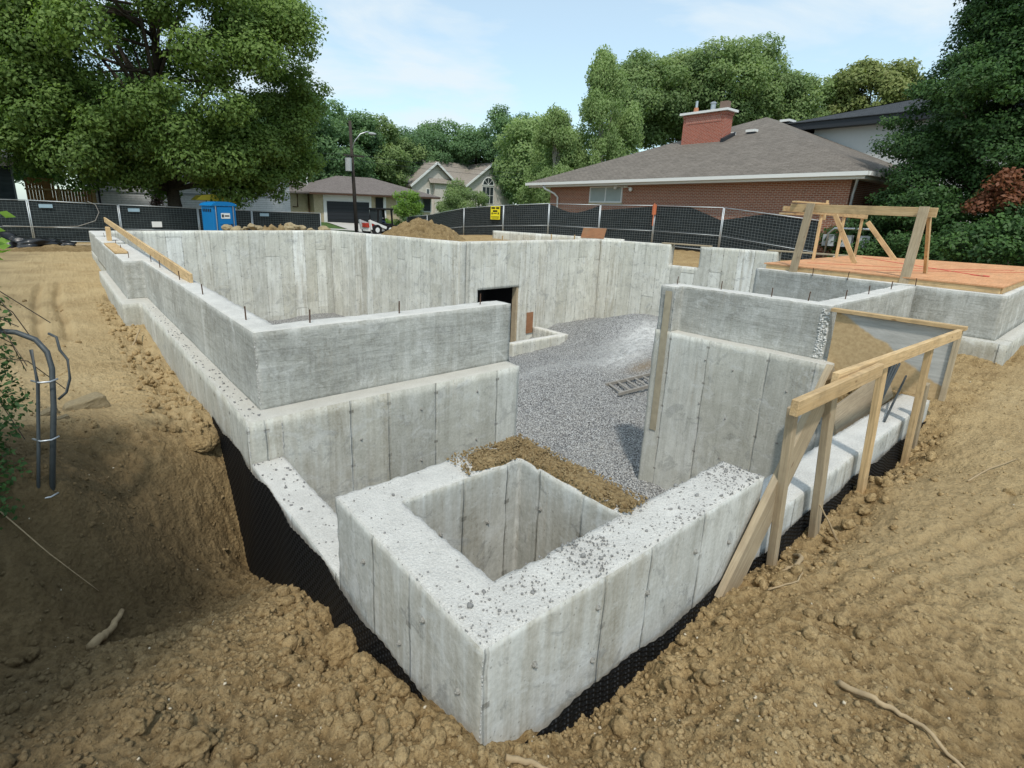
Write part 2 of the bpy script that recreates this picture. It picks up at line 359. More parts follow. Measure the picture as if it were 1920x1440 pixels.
M = {}
M['conc'] = concrete('concrete_formed', 'panel'); M['conc_up'] = concrete('concrete_trowelled', 'upper')
M['conc_near'] = concrete('concrete_light', 'near'); M['conc_back'] = concrete('concrete_pale', 'back')
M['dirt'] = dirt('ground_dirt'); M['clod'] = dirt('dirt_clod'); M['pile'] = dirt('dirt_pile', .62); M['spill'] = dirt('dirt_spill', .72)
M['gravel'] = gravel_mat()
M['lumber'] = wood('lumber_fresh', (.56, .38, .19), (.66, .48, .27)); M['lumber_old'] = wood('lumber_weathered', (.40, .30, .175), (.50, .40, .26), gray=.2)
M['ply'] = wood('plywood_orange', (.60, .29, .14), (.70, .38, .20), gl=5); M['ply_old'] = wood('plywood_aged', (.36, .27, .16), (.45, .35, .22), gl=8, gray=.25)
M['ply_brown'] = wood('plywood_brown', (.30, .14, .07), (.38, .19, .10), gl=5)
M['rust'] = simple('rebar_rust', (.10, .055, .035), .8, .3, var=.4, scale=30); M['steel'] = simple('galvanised_steel', (.50, .52, .54), .42, .85, var=.15)
M['steel_dull'] = simple('painted_pipe', (.075, .085, .088), .5, .3, var=.3, scale=20); M['wire'] = simple('fence_wire', (.34, .36, .37), .5, .7)
M['fsteel'] = simple('fence_steel', (.50, .53, .55), .5, .6, var=.15)
M['white'] = simple('white_paint', (.74, .74, .72), .5, var=.05); M['dark'] = simple('dark_paint', (.028, .032, .038), .45, var=.1); M['black'] = simple('black_plastic', (.012, .012, .013), .5, var=.3)
M['glass'] = simple('window_glass', (.035, .045, .05), .08, 0, .8, var=.3, scale=1.5); M['curtain'] = simple('window_blind', (.36, .40, .38), .35, 0, .5, var=.15, scale=3)
M['blue'] = simple('blue_plastic', (.006, .17, .44), .42, var=.12, scale=2); M['bluegrey'] = simple('roof_grey', (.12, .13, .14), .5)
M['red'] = simple('red_plastic', (.45, .05, .03), .45); M['orange_paint'] = simple('orange_bracket', (.55, .17, .08), .6)
M['yellow'] = simple('sign_yellow', (.85, .72, .03), .5, var=.03); M['yellow_cloth'] = simple('yellow_awning', (.62, .50, .06), .7)
M['skin'] = simple('skin', (.42, .2, .13), .6); M['shirt'] = simple('grey_shirt', (.33, .36, .40), .9); M['jeans'] = simple('blue_jeans', (.05, .07, .12), .9)
M['tie'] = simple('tie_mortar', (.27, .26, .235), .95, var=.3, scale=60)
M['seam'] = simple('seam_mortar', (.44, .43, .405), .95, var=.2, scale=60)
M['rock'] = simple('sandstone_rock', (.34, .27, .16), .92, var=.35, scale=7, bump=.02, bscale=25)
M['pebble'] = simple('pebble_grey', (.225, .22, .21), .85, var=.5, scale=35); M['limestone'] = simple('white_chip', (.68, .67, .64), .9, var=.15, scale=40)
M['chip'] = simple('tan_chip', (.50, .44, .33), .9, var=.3, scale=40)
M['mudstain'] = simple('mud_stain', (.36, .31, .22), .95, var=.35, scale=9)
M['honey'] = simple('rough_concrete', (.60, .59, .56), .95, var=.15, scale=50)
M['root'] = simple('dry_root', (.36, .27, .16), .9, var=.3, scale=30, bump=.004)
M['brick_red'] = brick('brick_red', (.27, .088, .048), (.38, .135, .075), (.46, .37, .29))
M['brick_chim'] = brick('brick_chimney', (.32, .07, .04), (.42, .105, .06), (.40, .29, .24))
M['brick_sold'] = brick('brick_soldier', (.34, .085, .05), (.44, .12, .07), (.48, .38, .33), rot=True)
M['brick_tan'] = brick('brick_buff', (.44, .35, .20), (.54, .44, .27), (.45, .41, .34))
M['siding_white'] = brick('siding_white', (.84, .84, .83), (.88, .88, .87), (.45, .45, .44), 4, .16)
M['siding_beige'] = brick('siding_beige', (.60, .55, .49), (.66, .61, .55), (.32, .28, .24), 6, .22, rot=True)
M['stucco'] = simple('stucco_grey', (.55, .56, .55), .9, var=.04)
M['shin_brn'] = shingle('shingle_brown', (.12, .105, .09), (.24, .21, .18)); M['shin_brn_x'] = shingle('shingle_brown_side', (.12, .105, .09), (.24, .21, .18), 'x')
M['shin_mauve'] = shingle('shingle_mauve', (.14, .12, .11), (.22, .19, .175), 'x'); M['shin_tan'] = shingle('shingle_tan', (.27, .235, .20), (.38, .335, .29), 'x')
M['shin_dark'] = shingle('shingle_dark', (.035, .04, .045), (.07, .075, .082))
M['cedar_boards'] = wood('fence_boards', (.36, .17, .06), (.46, .24, .10), gl=8)
M['asphalt'] = simple('asphalt', (.07, .07, .072), .9, var=.2, scale=20); M['drive'] = simple('driveway_concrete', (.50, .48, .44), .9, var=.1, scale=4)
M['lawn'] = simple('lawn_grass', (.07, .13, .03), .9, var=.4, scale=3, bump=.04, bscale=60)
M['bark'] = simple('bark', (.075, .06, .045), .95, var=.4, scale=12, bump=.03, bscale=14); M['bark_pale'] = simple('bark_pale', (.34, .32, .28), .9, var=.3, scale=9)
M['pole'] = simple('pole_wood', (.055, .045, .038), .9, var=.3); M['transf'] = simple('transformer_grey', (.42, .44, .45), .5)
M['ladder'] = simple('ladder_weathered', (.30, .28, .25), .7, var=.3, scale=20)
M['redpaint'] = simple('spray_paint_red', (.62, .06, .05), .8, var=.1); M['tarp'] = simple('black_tarp', (.012, .013, .015), .35, 0, .5, var=.3)

# ================================================================== GROUND
CP = np.array([  # x, y, z control points of the terrain
 (.96,1.12,-.37),(.96,1.43,-.50),(.96,1.83,-.64),(.96,2.22,-.80),(.96,2.86,-.90),(.96,3.5,-1.2),(.96,4.1,-1.52),(.96,4.4,-1.60),(.96,4.74,-1.08),(.96,5.0,-.76),
 (.96,5.3,-.60),(.96,6.9,-.66),(.96,8,-.64),(.96,10.6,-.52),(.70,4.02,-1.38),(.33,3.88,-1.2),(-.07,3.68,-1.0),(-.33,3.46,-.9),(-.6,3.3,-.8),
 (.6,4.6,-.85),(.63,5.25,-.47),(.1,4.35,-.66),(0,5.3,-.30),(-.27,4.02,-.22),(-.15,4.1,-.30),(-.35,4.6,-.22),(-.05,5.9,-.36),(-1.2,4.4,-.2),(-1.3,3,-.45),(.5,7.3,-.50),(-.4,7.5,-.38),
 (.4,2.8,-.78),(.5,2.2,-.60),(.5,1.5,-.42),(0,2.7,-.62),(0,2.1,-.45),(-.5,2.5,-.52),(-.4,1.9,-.33),(.1,1.3,-.32),(1.0,.95,-.38),(0,.5,-.25),(-1,1.6,-.25),(-2.5,1.5,-.1),(0,-.5,-.15),(-3,5,0),(-1.5,7,-.2),
 (-2,15,-.35),(.3,14,-.45),(.8,19.7,-.42),(0,25,-.40),(-4,25,-.35),(0,31,-.40),(8,30,-.52),(13,31,-.62),(5,26,-.42),(-12,20,-.2),(-12,35,-.3),
 (1.22,1.10,-.52),(1.55,1.10,-.65),(1.82,1.10,-.70),(2.06,1.10,-.64),(2.32,1.10,-.60),(2.6,1.10,-.57),(3.35,1.10,-.62),(3.7,1.10,-.64),(4.27,1.10,-.68),(4.9,1.10,-.63),(6.16,1.10,-.76),(6.8,1.10,-.62),
 (1.6,.75,-.47),(2.4,.75,-.44),(3.4,.7,-.47),(5,.7,-.5),(6.6,.7,-.5),(1,.3,-.36),(2.5,0,-.42),(4,0,-.46),(7,0,-.48),(9.5,.5,-.46),(10.2,1.3,-.43),(7.6,1.6,-.46),(9,1.7,-.45),(12,0,-.42),
 (18.1,10.4,-.34),(18.1,7,-.30),(18.4,12.4,-.2),(18.1,5.5,-.25),(19,10,-.25),(3,-3,-.4),(8,-4,-.4),(20,-6,-.3),(-5,-6,0),(24,2,-.1),(20,7,-.2),(24,10,-.18),(24,16,-.10),(24,20,-.02),(20,14,-.15),(22.5,26,.05),(22.5,30,-.12),(24.5,38,-.7),(27,45,-.95),
 (14,20,.0),(12,17,.0),(16,26,-.1),(20,36,-.35),(17,33,-.35),(22,51,-.05),(34,51,-.05),(28,60,0),(10,46,-.5),(0,46,-.45),(-10,46,-.4),(28,20,.2),(35,10,.2),(40,30,0),(50,60,0),(60,20,.2)], float)
def _U(r2): return np.where(r2 > 1e-12, r2 * np.log(np.maximum(r2, 1e-12)), 0) * .5
def _fit(P, lam):
    n = len(P); X = P[:, :2]; d2 = ((X[:, None] - X[None]) ** 2).sum(-1)
    K = _U(d2) + lam * np.eye(n); A = np.hstack([np.ones((n, 1)), X]); B = np.block([[K, A], [A.T, np.zeros((3, 3))]])
    return X, np.linalg.solve(B, np.concatenate([P[:, 2], np.zeros(3)]))
_GX, _GW = _fit(CP, .003)
def gbase(x, y):
    x = np.asarray(x, float); y = np.asarray(y, float); sh = x.shape; x = x.ravel(); y = y.ravel()
    cx = np.clip(x, -14, 64); cy = np.clip(y, -8, 64); out = np.full(x.shape, _GW[-3]) + _GW[-2] * cx + _GW[-1] * cy
    for (a, b), w in zip(_GX, _GW): out += w * _U((cx - a) ** 2 + (cy - b) ** 2)
    out = np.clip(out, -1.75, .6)
    far = ss(15, 60, np.hypot(x - cx, y - cy)); return (out * (1 - far) - .1 * far).reshape(sh)
def smoothmask(x, y):
    """1 where the soil is packed by machines"""
    path = ss(4.9, 5.6, y) * (1 - ss(1.2, 2.0, x)); right = ss(2.6, 4.0, x) * (1 - ss(.75, 1.0, y)); return np.clip(path + right * .75, 0, 1)
def gdetail(x, y):
    m = smoothmask(x, y); near = np.exp(-np.hypot(x, y) / 14)
    d = fbm2(x, y, 1.1, 3, 5) * .05
    lump = fbm2(x, y, 5.5, 4, 21); d = d + np.where(lump > 0, lump, lump * .6) * .070 * (1 - .55 * m)
    rid = 1 - np.abs(fbm2(x, y, 11, 3, 33)) * 2; d = d + (rid - .5) * .022 * (1 - .55 * m)
    d = d + fbm2(x, y, 27, 3, 41) * .028 * near * (1 - .35 * m)
    # machine track cleats and wheel ruts on the left path
    tr = np.exp(-((x - .42) / .2) ** 4) * ss(5.6, 6.2, y) * (1 - ss(8.8, 9.6, y)); d = d + tr * (.05 * np.sin(y * 2 * PI / .17 + 2 * x) - .012)
    for cx in (-.12, -.45): d = d - .08 * np.exp(-((x - cx - .05 * np.sin(y * .8)) / .07) ** 2) * ss(9, 10, y) * (1 - ss(15, 17, y))
    for k in range(4): d = d - .018 * np.exp(-((y - (.1 + .16 * k) + (x - 4) * .22 + .03 * np.sin(x * 3)) / .03) ** 2) * ss(2.6, 3.2, x) * (1 - ss(5.4, 6.4, x))
    # loose bank crumbs along the trench
    bank = np.exp(-((y - 1.0) / .16) ** 2) * (x > 1) * (x < 7) + np.exp(-((x - .8) / .14) ** 2) * ((y > 1) & (y < 2.8)) + np.exp(-((x - .74) / .2) ** 2) * (y > 5.2) * (y < 14) * 1.6
    d = d + bank * (-.03 + .07 * fbm2(x, y, 7, 3, 55)) * .8
    return d * (1 - .8 * ss(25, 45, np.hypot(x, y)))
def G(x, y): return gbase(x, y) + gdetail(x, y)
def Gs(x, y): return float(G(np.array([x]), np.array([y]))[0])

HOLE = [(1.12, 1.29), (7.10, 1.29), (7.10, 2.3), (10.86, 2.3), (10.86, 1.32), (17.7, 1.32), (17.7, 14.3), (10.6, 14.3), (9.82, 22.98), (.98, 22.98), (.98, 11.0), (1.18, 10.8), (1.12, 4.2)]
def inpoly(x, y, P):
    c = np.zeros(x.shape, bool); n = len(P)
    for i in range(n):
        x1, y1 = P[i]; x2, y2 = P[(i + 1) % n]
        if y1 == y2: continue
        k = ((y1 > y) != (y2 > y)) & (x < (x2 - x1) * (y - y1) / (y2 - y1) + x1); c ^= k
    return c
def axis_lines(a, b, fine, g1, lo, hi):
    """fine spacing in [a,b], growing outwards to lo / hi"""
    mid = list(np.arange(a, b, fine)); up = []; s = fine; v = mid[-1]
    while v < hi:
        s = s * (1 + g1) if v < 34 else s * 1.12
        s = min(s, 60); v += s; up.append(v)
    dn = []; s = fine; v = a
    while v > lo: s = min(s * 1.09, 60); v -= s; dn.append(v)
    return np.array(dn[::-1] + mid + up)
gx = axis_lines(-.9, 3.4, .0125, .0145, -420, 900); gy = axis_lines(-.25, 4.6, .0125, .0165, -420, 900)
XX, YY = np.meshgrid(gx, gy); ZZ = G(XX, YY)
nx, ny = len(gx), len(gy)
idx = np.arange(nx * ny).reshape(ny, nx)
cxm = (XX[:-1, :-1] + XX[1:, 1:]) / 2; cym = (YY[:-1, :-1] + YY[1:, 1:]) / 2
keep = ~inpoly(cxm.ravel(), cym.ravel(), HOLE)
F = np.stack([idx[:-1, :-1], idx[:-1, 1:], idx[1:, 1:], idx[1:, :-1]], -1).reshape(-1, 4)[keep]
# add sideways jitter so that the fine cells read as crumbs
near = np.exp(-np.hypot(XX, YY) / 6)
jx = (vn2(XX * 31, YY * 31, 91) - .5) * .012 * near; jy = (vn2(XX * 31, YY * 31, 92) - .5) * .012 * near
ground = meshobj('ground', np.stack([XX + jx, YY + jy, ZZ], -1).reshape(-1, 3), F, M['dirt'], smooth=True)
tag(ground, kind='structure')
def shade_at(x, y): return .45 * (1 - ss(-.1, .9, x)) * (1 - ss(2.6, 3.6, y)) + np.exp(-(((x - .15) / .75) ** 2 + ((y - 4.1) / .95) ** 2)) * 1.1 + np.exp(-((x + .7) / .6) ** 2) * ((y > 1.5) & (y < 6)) * .5 + .8 * (1 - ss(-1.3, .35, x)) * ss(4.6, 5.6, y) * (.5 + .8 * vn2(x * 1.3, y * .6, 12)) * (1 - ss(24, 30, y))  # tree shade painted into the soil: left foreground, ditch, bank and path
def set_zone(o, arr):
    a = o.data.color_attributes.new('Zone', 'FLOAT_COLOR', 'POINT'); c = np.ones((len(o.data.vertices), 4), np.float32); c[:, :arr.shape[1]] = arr; a.data.foreach_set('color', c.ravel())
x = XX.ravel(); y = YY.ravel()
grass = np.clip(np.maximum(ss(33.5, 34.5, y) * (1 - ss(15.5, 17, x) * (1 - ss(26, 28, x))), np.maximum(ss(25.2, 26, x + .3 * y * 0) * 1.0, ss(6, 9, -x + .0 * y))), 0, 1) * (.6 + .4 * vn2(x * .7, y * .7, 3))
shade_mask = shade_at(x, y)
set_zone(ground, np.stack([grass, np.clip(shade_mask * 1.1, 0, 1), smoothmask(x, y) * (.6 + .8 * (vn2(x * 1.7, y * 1.7, 8) - .3))], -1))

# loose clods: countless, one stuff object
def scatter(name, mat, pts, sizes, sub=0, amp=.25, flat=.75, kind='stuff', seed=3):
    V0, F0 = ico(sub); n = len(pts); rs = np.random.RandomState(seed)
    A = rs.normal(size=(n, 3, 3)); Q = np.linalg.qr(A)[0]
    sc = sizes[:, None] * np.stack([np.ones(n), rs.uniform(.65, 1.0, n), rs.uniform(.5, .9, n) * flat / .75], -1)
    V = np.repeat(V0[None], n, 0) * (1 + amp * (rs.rand(n, len(V0), 1) - .5) * 2)
    V = np.einsum('nij,nvj->nvi', Q, V * sc[:, None]); V = V + pts[:, None]
    Fa = (F0[None] + (np.arange(n) * len(V0))[:, None, None]).reshape(-1, 3)
    o = meshobj(name, V.reshape(-1, 3), Fa, mat, smooth=sub > 1)
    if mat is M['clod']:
        d_ = np.repeat(np.clip(shade_at(pts[:, 0], pts[:, 1]) * 1.1, 0, 1), len(V0)); set_zone(o, np.stack([d_ * 0, d_, d_ * 0], -1))
    return o
def clod_points(n, rs):
    """denser near the camera, on loose soil"""
    X, Y = [], []
    while sum(len(a) for a in X) < n:
        r = .5 + 13 * rs.rand(n) ** 2.2; th = np.radians(rs.uniform(-12, 112, n)); a = r * np.cos(th); b = r * np.sin(th)
        k = ~inpoly(a, b, [(.93, 1.13), (7.3, 1.13), (7.3, 2.05), (10.5, 2.05), (10.5, 1.0), (30, 1.0), (30, 30), (.6, 30), (.6, 10.4), (.93, 10.4)])
        k &= rs.rand(n) < (1 - .7 * smoothmask(a, b)) * (.25 + .9 * vn2(a * 1.6, b * 1.6, 77)); X.append(a[k]); Y.append(b[k])
    return np.concatenate(X)[:n], np.concatenate(Y)[:n]
rs = np.random.RandomState(5)
px, py = clod_points(42000, rs); sz = .003 + .014 * rs.rand(42000) ** 3.6
pz = G(px, py) + sz * .25
tag(scatter('dirt_crumbs', M['clod'], np.stack([px, py, pz], -1), sz, 0, .3), 'loose crumbs of brown dug soil strewn over the ground', 'soil', kind='stuff')
px, py = clod_points(1200, rs); sz = .011 + .030 * rs.rand(1200) ** 3.2
extra = []
for _ in range(420): extra.append((rs.uniform(.45, .93), 5.1 + 8 * rs.rand() ** 1.5))
for _ in range(330):   # rims of the trench
    if rs.rand() < .5: extra.append((rs.uniform(.62, .93), rs.uniform(1.2, 3.1)))
    else: extra.append((rs.uniform(1.1, 6.9), rs.uniform(.86, 1.12)))
extra = np.array(extra); px = np.concatenate([px, extra[:, 0]]); py = np.concatenate([py, extra[:, 1]]); sz = np.concatenate([sz, .012 + .035 * rs.rand(len(extra)) ** 2])
tag(scatter('dirt_clods', M['clod'], np.stack([px, py, G(px, py) + sz * .3], -1), sz, 2, .16), 'rounded clods of brown soil lying on the dug ground', 'soil', kind='stuff')
px, py = clod_points(900, rs); sz = .0025 + .006 * rs.rand(900) ** 2.5
tag(scatter('ground_pebbles', M['chip'], np.stack([px, py, G(px, py) + sz * .5], -1), sz, 1, .2), 'small pale stone chips scattered in the soil', 'pebbles', kind='stuff')

def big_clod(name, xy, rad, label, cat, mat='clod', amp=.22, seed=1, f=1.6, sink=.35, group=None):
    b = MB().blob((0, 0, 0), rad, 4, amp, seed, f)
    V = np.array(b.V); n = V / np.linalg.norm(V, axis=1)[:, None]; V = V + n * ((vn3(V[:, 0] * 60, V[:, 1] * 60, V[:, 2] * 60, 9) - .5) * rad[0] * .13)[:, None]
    o = meshobj(name, V, np.array(b.F), M[mat], smooth=(mat == 'clod')); o.location = (xy[0], xy[1], Gs(*xy) + rad[2] * (1 - sink))
    d_ = float(np.clip(shade_at(np.array(xy[0]), np.array(xy[1])), 0, 1)); set_zone(o, np.tile([0, d_, 0], (len(V), 1)))
    return tag(o, label, cat, group)
big_clod('soil_clod', (.89, 2.22), (.115, .085, .07), 'largest round brown clod beside the black membrane', 'clod', seed=4)
big_clod('soil_clod', (.80, 4.98), (.13, .10, .085), 'dark clod overhanging the ditch under the left wall', 'clod', seed=7)
big_clod('soil_clod', (.13, 1.78), (.075, .06, .05), 'cracked clod low on the bank at the bottom left', 'clod', seed=9, amp=.35, f=2.6)
big_clod('soil_clod', (-.02, 2.02), (.06, .05, .04), 'smaller clod on the bank left of the cracked clod', 'clod', seed=12, amp=.35, f=2.6)
def rock(xy, s, rz, label, seed):
    P = [(-1, -.7, -.6), (1, -.8, -.6), (1.05, .7, -.6), (-.9, .8, -.6), (-.75, -.5, .45), (.85, -.62, .62), (.8, .6, .6), (-.55, .6, .4)]
    me = MB().add(P, [(3, 2, 1, 0), (4, 5, 6, 7), (0, 1, 5, 4), (1, 2, 6, 5), (2, 3, 7, 6), (3, 0, 4, 7)])
    o = meshobj('rock', me.V, me.F, M['rock']); o.scale = s; o.rotation_euler = (.1, -.08, rz); o.location = (xy[0], xy[1], Gs(*xy) + s[2] * .45)
    b = o.modifiers.new('b', 'BEVEL'); b.width = .12; b.segments = 2
    sb = o.modifiers.new('s', 'SUBSURF'); sb.subdivision_type = 'SIMPLE'; sb.levels = sb.render_levels = 3
    tx = bpy.data.textures.new('rk', 'CLOUDS'); tx.noise_scale = .5; d = o.modifiers.new('d', 'DISPLACE'); d.texture = tx; d.strength = .22; d.mid_level = .5
    return tag(o, label, 'rock')
rock((-.02, 5.75), (.19, .13, .115), .25, 'angular tan rock at the ditch edge right of the bent pipe post', 1)
rock((-.28, 5.55), (.09, .06, .045), .7, 'low flat stone leaning on the left of the angular tan rock', 2)
rock((-.17, 5.35), (.05, .045, .03), .2, 'small round stone in front of the angular tan rock', 3)
def stick(name, pts, r, label, cat='root'):
    m = MB(); P = [Vector((a, b, Gs(a, b) + dz)) for a, b, dz in pts]
    Q = []
    for i in range(len(P) - 1):
        for k in range(5):
            t = k / 5; Q.append(P[i].lerp(P[i + 1], t) + Vector((random.uniform(-1, 1), random.uniform(-1, 1), random.uniform(-1, 1))) * r * .35)
    Q.append(P[-1]); n = len(Q)
    m.tube(Q, [r * (1 - .55 * i / n) for i in range(n)], 7)
    return tag(m.build(name, M['root'], smooth=True), label, cat)
stick('tree_root', [(2.36, .44, .01), (2.34, .33, .03), (2.36, .25, .015), (2.35, .16, .02), (2.30, .02, .01)], .014, 'long dry root lying in the soil at the lower right')
stick('tree_root', [(1.03, 1.07, .012), (1.13, 1.0, .02), (1.19, .93, .012), (1.30, .82, .01)], .013, 'pale root below the front corner of the light well')
stick('tree_root', [(3.56, 1.05, .02), (3.40, .96, .03), (3.2, .93, .03), (3.12, .97, -.01)], .017, 'thick pale root beside the first railing post')
stick('tree_root', [(2.85, .93, .01), (3.0, .84, .02), (3.12, .86, .02), (3.25, .93, .01)], .005, 'thin curled root in front of the slanted brace plank')
stick('twig', [(3.98, .93, .01), (3.9, 1.0, .2), (3.87, 1.08, .32)], .008, 'thin twig leaning on the second railing post', 'twig')
stick('tree_root', [(-.17, 3.27, .03), (-.08, 3.45, .05), (.0, 3.62, .04)], .03, 'thick muddy root stub in the shaded ditch')
stick('twig', [(-.5, 3.9, .05), (-.3, 3.75, .06), (-.1, 3.7, .03)], .004, 'thin pale twig at the left edge of the ditch', 'twig')
stick('twig', [(.05, 4.5, .0), (.06, 4.42, .06)], .006, 'short pale twig standing in the ditch slope', 'twig')
stick('twig', [(5.6, .55, .01), (5.95, .48, .02), (6.3, .36, .01)], .007, 'short root lying flat on the right hand soil', 'twig')
stick('wood_sliver', [(.86, 6.05, .0), (.93, 6.2, .10)], .012, 'splinter of wood standing beside the left ledge', 'splinter')
stick('wood_sliver', [(.66, 9.1, .0), (.85, 9.7, .12)], .015, 'pale stick leaning out of the bank by the left wall', 'splinter')

# ================================================================== FOUNDATION
def plan_mesh(rects, holes, z0, z1, res, chip=.006, warp=None, zres=None):
    """union of boxes minus holes as one subdivided skin; rects/holes are (x0,x1,y0,y1[,za,zb])"""
    R6 = [tuple(r) + ((z0, z1) if len(r) == 4 else ()) for r in rects]; H6 = [tuple(r) + ((z0 - 1, z1 + 1) if len(r) == 4 else ()) for r in holes]
    def lines(k, lo, hi, st):
        b = sorted({round(v, 5) for q in R6 + H6 for v in q[2 * k:2 * k + 2] if lo - 1e-6 <= v <= hi + 1e-6}); L = []
        for a, c in zip(b[:-1], b[1:]):
            n = max(1, int(math.ceil((c - a) / st))); L += [a + (c - a) * i / n for i in range(n)]
        return np.array(L + [b[-1]])
    ext = [(min(q[2 * k] for q in R6), max(q[2 * k + 1] for q in R6)) for k in range(3)]
    xs, ys, zs = lines(0, *ext[0], res), lines(1, *ext[1], res), lines(2, *ext[2], zres or res)
    mid = lambda v: (v[:-1] + v[1:]) / 2; A, B, C = np.meshgrid(mid(xs), mid(ys), mid(zs), indexing='ij'); occ = np.zeros(A.shape, bool)
    ins = lambda q: (A > q[0]) & (A < q[1]) & (B > q[2]) & (B < q[3]) & (C > q[4]) & (C < q[5])
    for q in R6: occ |= ins(q)
    for q in H6: occ &= ~ins(q)
    nY, nZ = len(ys), len(zs); vid = lambda i, j, k: (i * nY + j) * nZ + k; P = np.pad(occ, 1); Fs = []
    def side(m, f):
        i, j, k = np.nonzero(m)
        if len(i): Fs.append(np.stack([vid(i + a, j + b, k + c) for a, b, c in f], -1))
    side(occ & ~P[:-2, 1:-1, 1:-1], [(0, 0, 0), (0, 0, 1), (0, 1, 1), (0, 1, 0)]); side(occ & ~P[2:, 1:-1, 1:-1], [(1, 0, 0), (1, 1, 0), (1, 1, 1), (1, 0, 1)])
    side(occ & ~P[1:-1, :-2, 1:-1], [(0, 0, 0), (1, 0, 0), (1, 0, 1), (0, 0, 1)]); side(occ & ~P[1:-1, 2:, 1:-1], [(0, 1, 0), (0, 1, 1), (1, 1, 1), (1, 1, 0)])
    side(occ & ~P[1:-1, 1:-1, :-2], [(0, 0, 0), (0, 1, 0), (1, 1, 0), (1, 0, 0)]); side(occ & ~P[1:-1, 1:-1, 2:], [(0, 0, 1), (1, 0, 1), (1, 1, 1), (0, 1, 1)])
    F = np.concatenate(Fs); used, inv = np.unique(F, return_inverse=True); F = inv.reshape(F.shape)
    V = np.stack([xs[used // (nY * nZ)], ys[(used // nZ) % nY], zs[used % nZ]], -1).astype(float)
    a = V[F]; n = np.cross(a[:, 2] - a[:, 0], a[:, 3] - a[:, 1]); n /= np.linalg.norm(n, axis=1)[:, None] + 1e-12
    pos = np.zeros((len(V), 3)); neg = np.zeros((len(V), 3))
    for c in range(4):
        np.maximum.at(pos, F[:, c], n); np.minimum.at(neg, F[:, c], n)
    tot = pos + neg; cnt = (np.abs(pos) > .5).sum(1) + (np.abs(neg) > .5).sum(1)
    hf = vn3(V[:, 0] * 22, V[:, 1] * 22, V[:, 2] * 22, 5) ** 2; lf = np.stack([vn3(V[:, 0] * 1.7, V[:, 1] * 1.7, V[:, 2] * 1.7, s) - .5 for s in (1, 2, 3)], -1)
    e = (cnt > 1) & (V[:, 2] > ext[2][0] + .01)
    V = V - tot * (e * (.15 + hf) * chip)[:, None] + lf * .008
    if warp: V = warp(V)
    return V, F
FND = empty('concrete_foundation', (0.985, 1.16, -.5), label='freshly poured stepped concrete basement foundation with light well in a dirt pit', cat='foundation')
def conc(name, rects, holes, z0, z1, res, mat, chip=.007, warp=None, zres=None, label=None):
    V, F = plan_mesh(rects, holes, z0, z1, res, chip, warp, zres); o = meshobj(name, V, F, M[mat], FND)
    if label: o['label'] = label
    return o
X0 = .985; TOP = .511; LW = -.155
conc('light_well', [(X0, 2.33, 1.16, 2.44), (2.33, 3.17, 1.16, 1.425)], [(1.255, 2.105, 1.425, 2.185)], -2.9, 0, .03, 'conc_near', .012, label='square light well curb with white speckled top nearest the camera')
conc('footing_ledge', [(X0, 1.245, 2.443, 4.127)], [], -2.9, -.51, .03, 'conc_near', .010, label='low pale ledge joining the light well and the left wall')
conc('lower_wall', [(X0, 1.42, 4.13, 10.62), (X0, 3.90, 4.13, 4.61), (.71, 1.42, 10.50, 16.0), (.90, 1.42, 16.0, 22.9)], [], -3.9, LW, .055, 'conc', .014, zres=.09, label='lower wall with projecting brick ledge on the left')
for r_ in ((.88, 1.385, 16.35, 19.2), (.92, 1.385, 19.8, 23.1)): conc('upper_wall', [r_], [], LW - .02, TOP, .06, 'conc_up', .010, label='far stretch of the thin left wall')
conc('upper_wall', [(1.145, 1.385, 4.34, 11.06), (1.145, 3.925, 4.34, 4.60), (.85, 1.385, 11.06, 15.7)], [], LW - .02, TOP, .05, 'conc_up', .010, label='thinner upper wall on the left with white top edge')
for r_ in ((.87, 1.375, 15.705, 16.345), (.90, 1.375, 19.205, 19.795)): conc('upper_wall', [r_], [], LW - .02, TOP - .2, .09, 'conc_up', .008, label='lowered notch in the far left wall top')
shear = lambda y0, y1, dx: (lambda V: V + np.stack([(y1 - np.clip(V[:, 1], y0, y1)) / (y1 - y0) * dx, 0 * V[:, 0], 0 * V[:, 0]], -1))
conc('back_wall', [(1.39, 9.93, 22.85, 23.12)], [], -3.9, TOP, .12, 'conc_back', .008, zres=.12, label='far back wall in front of the blue toilet')
conc('back_wall', [(9.66, 9.93, 14.17, 22.846)], [], -3.9, TOP - .003, .12, 'conc_back', .008, shear(14.17, 22.846, .78), zres=.12, label='pale wall returning towards the camera in the middle')
conc('back_wall', [(10.72, 17.84, 14.17, 14.44)], [(11.23, 13.16, 14.1, 14.5, -5, -1.14)], -3.9, TOP, .1, 'conc_back', .008, zres=.1, label='back wall with the dark basement doorway')
conc('side_wall', [(17.57, 17.84, 4.95, 14.166)], [(17.5, 17.9, 9.80, 10.95, -.235, 2), (17.5, 17.9, 5.75, 7.25, -.235, 2)], -3.9, TOP, .09, 'conc_back', .010, zres=.1, label='right side wall with two window notches in its top')
conc('knee_wall', [(13.95, 14.2, 12.55, 14.165), (11.5, 14.2, 12.55, 12.8)], [], -3.9, -2.74, .08, 'conc_back', .008, label='low knee wall in front of the basement doorway')
conc('wing_wall', [(6.98, 7.45, 2.10, 4.46), (7.45, 10.9, 2.10, 2.50)], [], -3.9, LW, .045, 'conc', .014, zres=.08, label='lower part of the wing wall right of the opening')
conc('wing_wall', [(7.18, 7.45, 2.26, 4.20), (7.00, 7.45, 4.20, 4.445), (7.18, 10.73, 2.26, 2.50)], [], LW - .02, TOP, .04, 'conc_up', .012, label='upper part of the wing wall with rough pale corner')
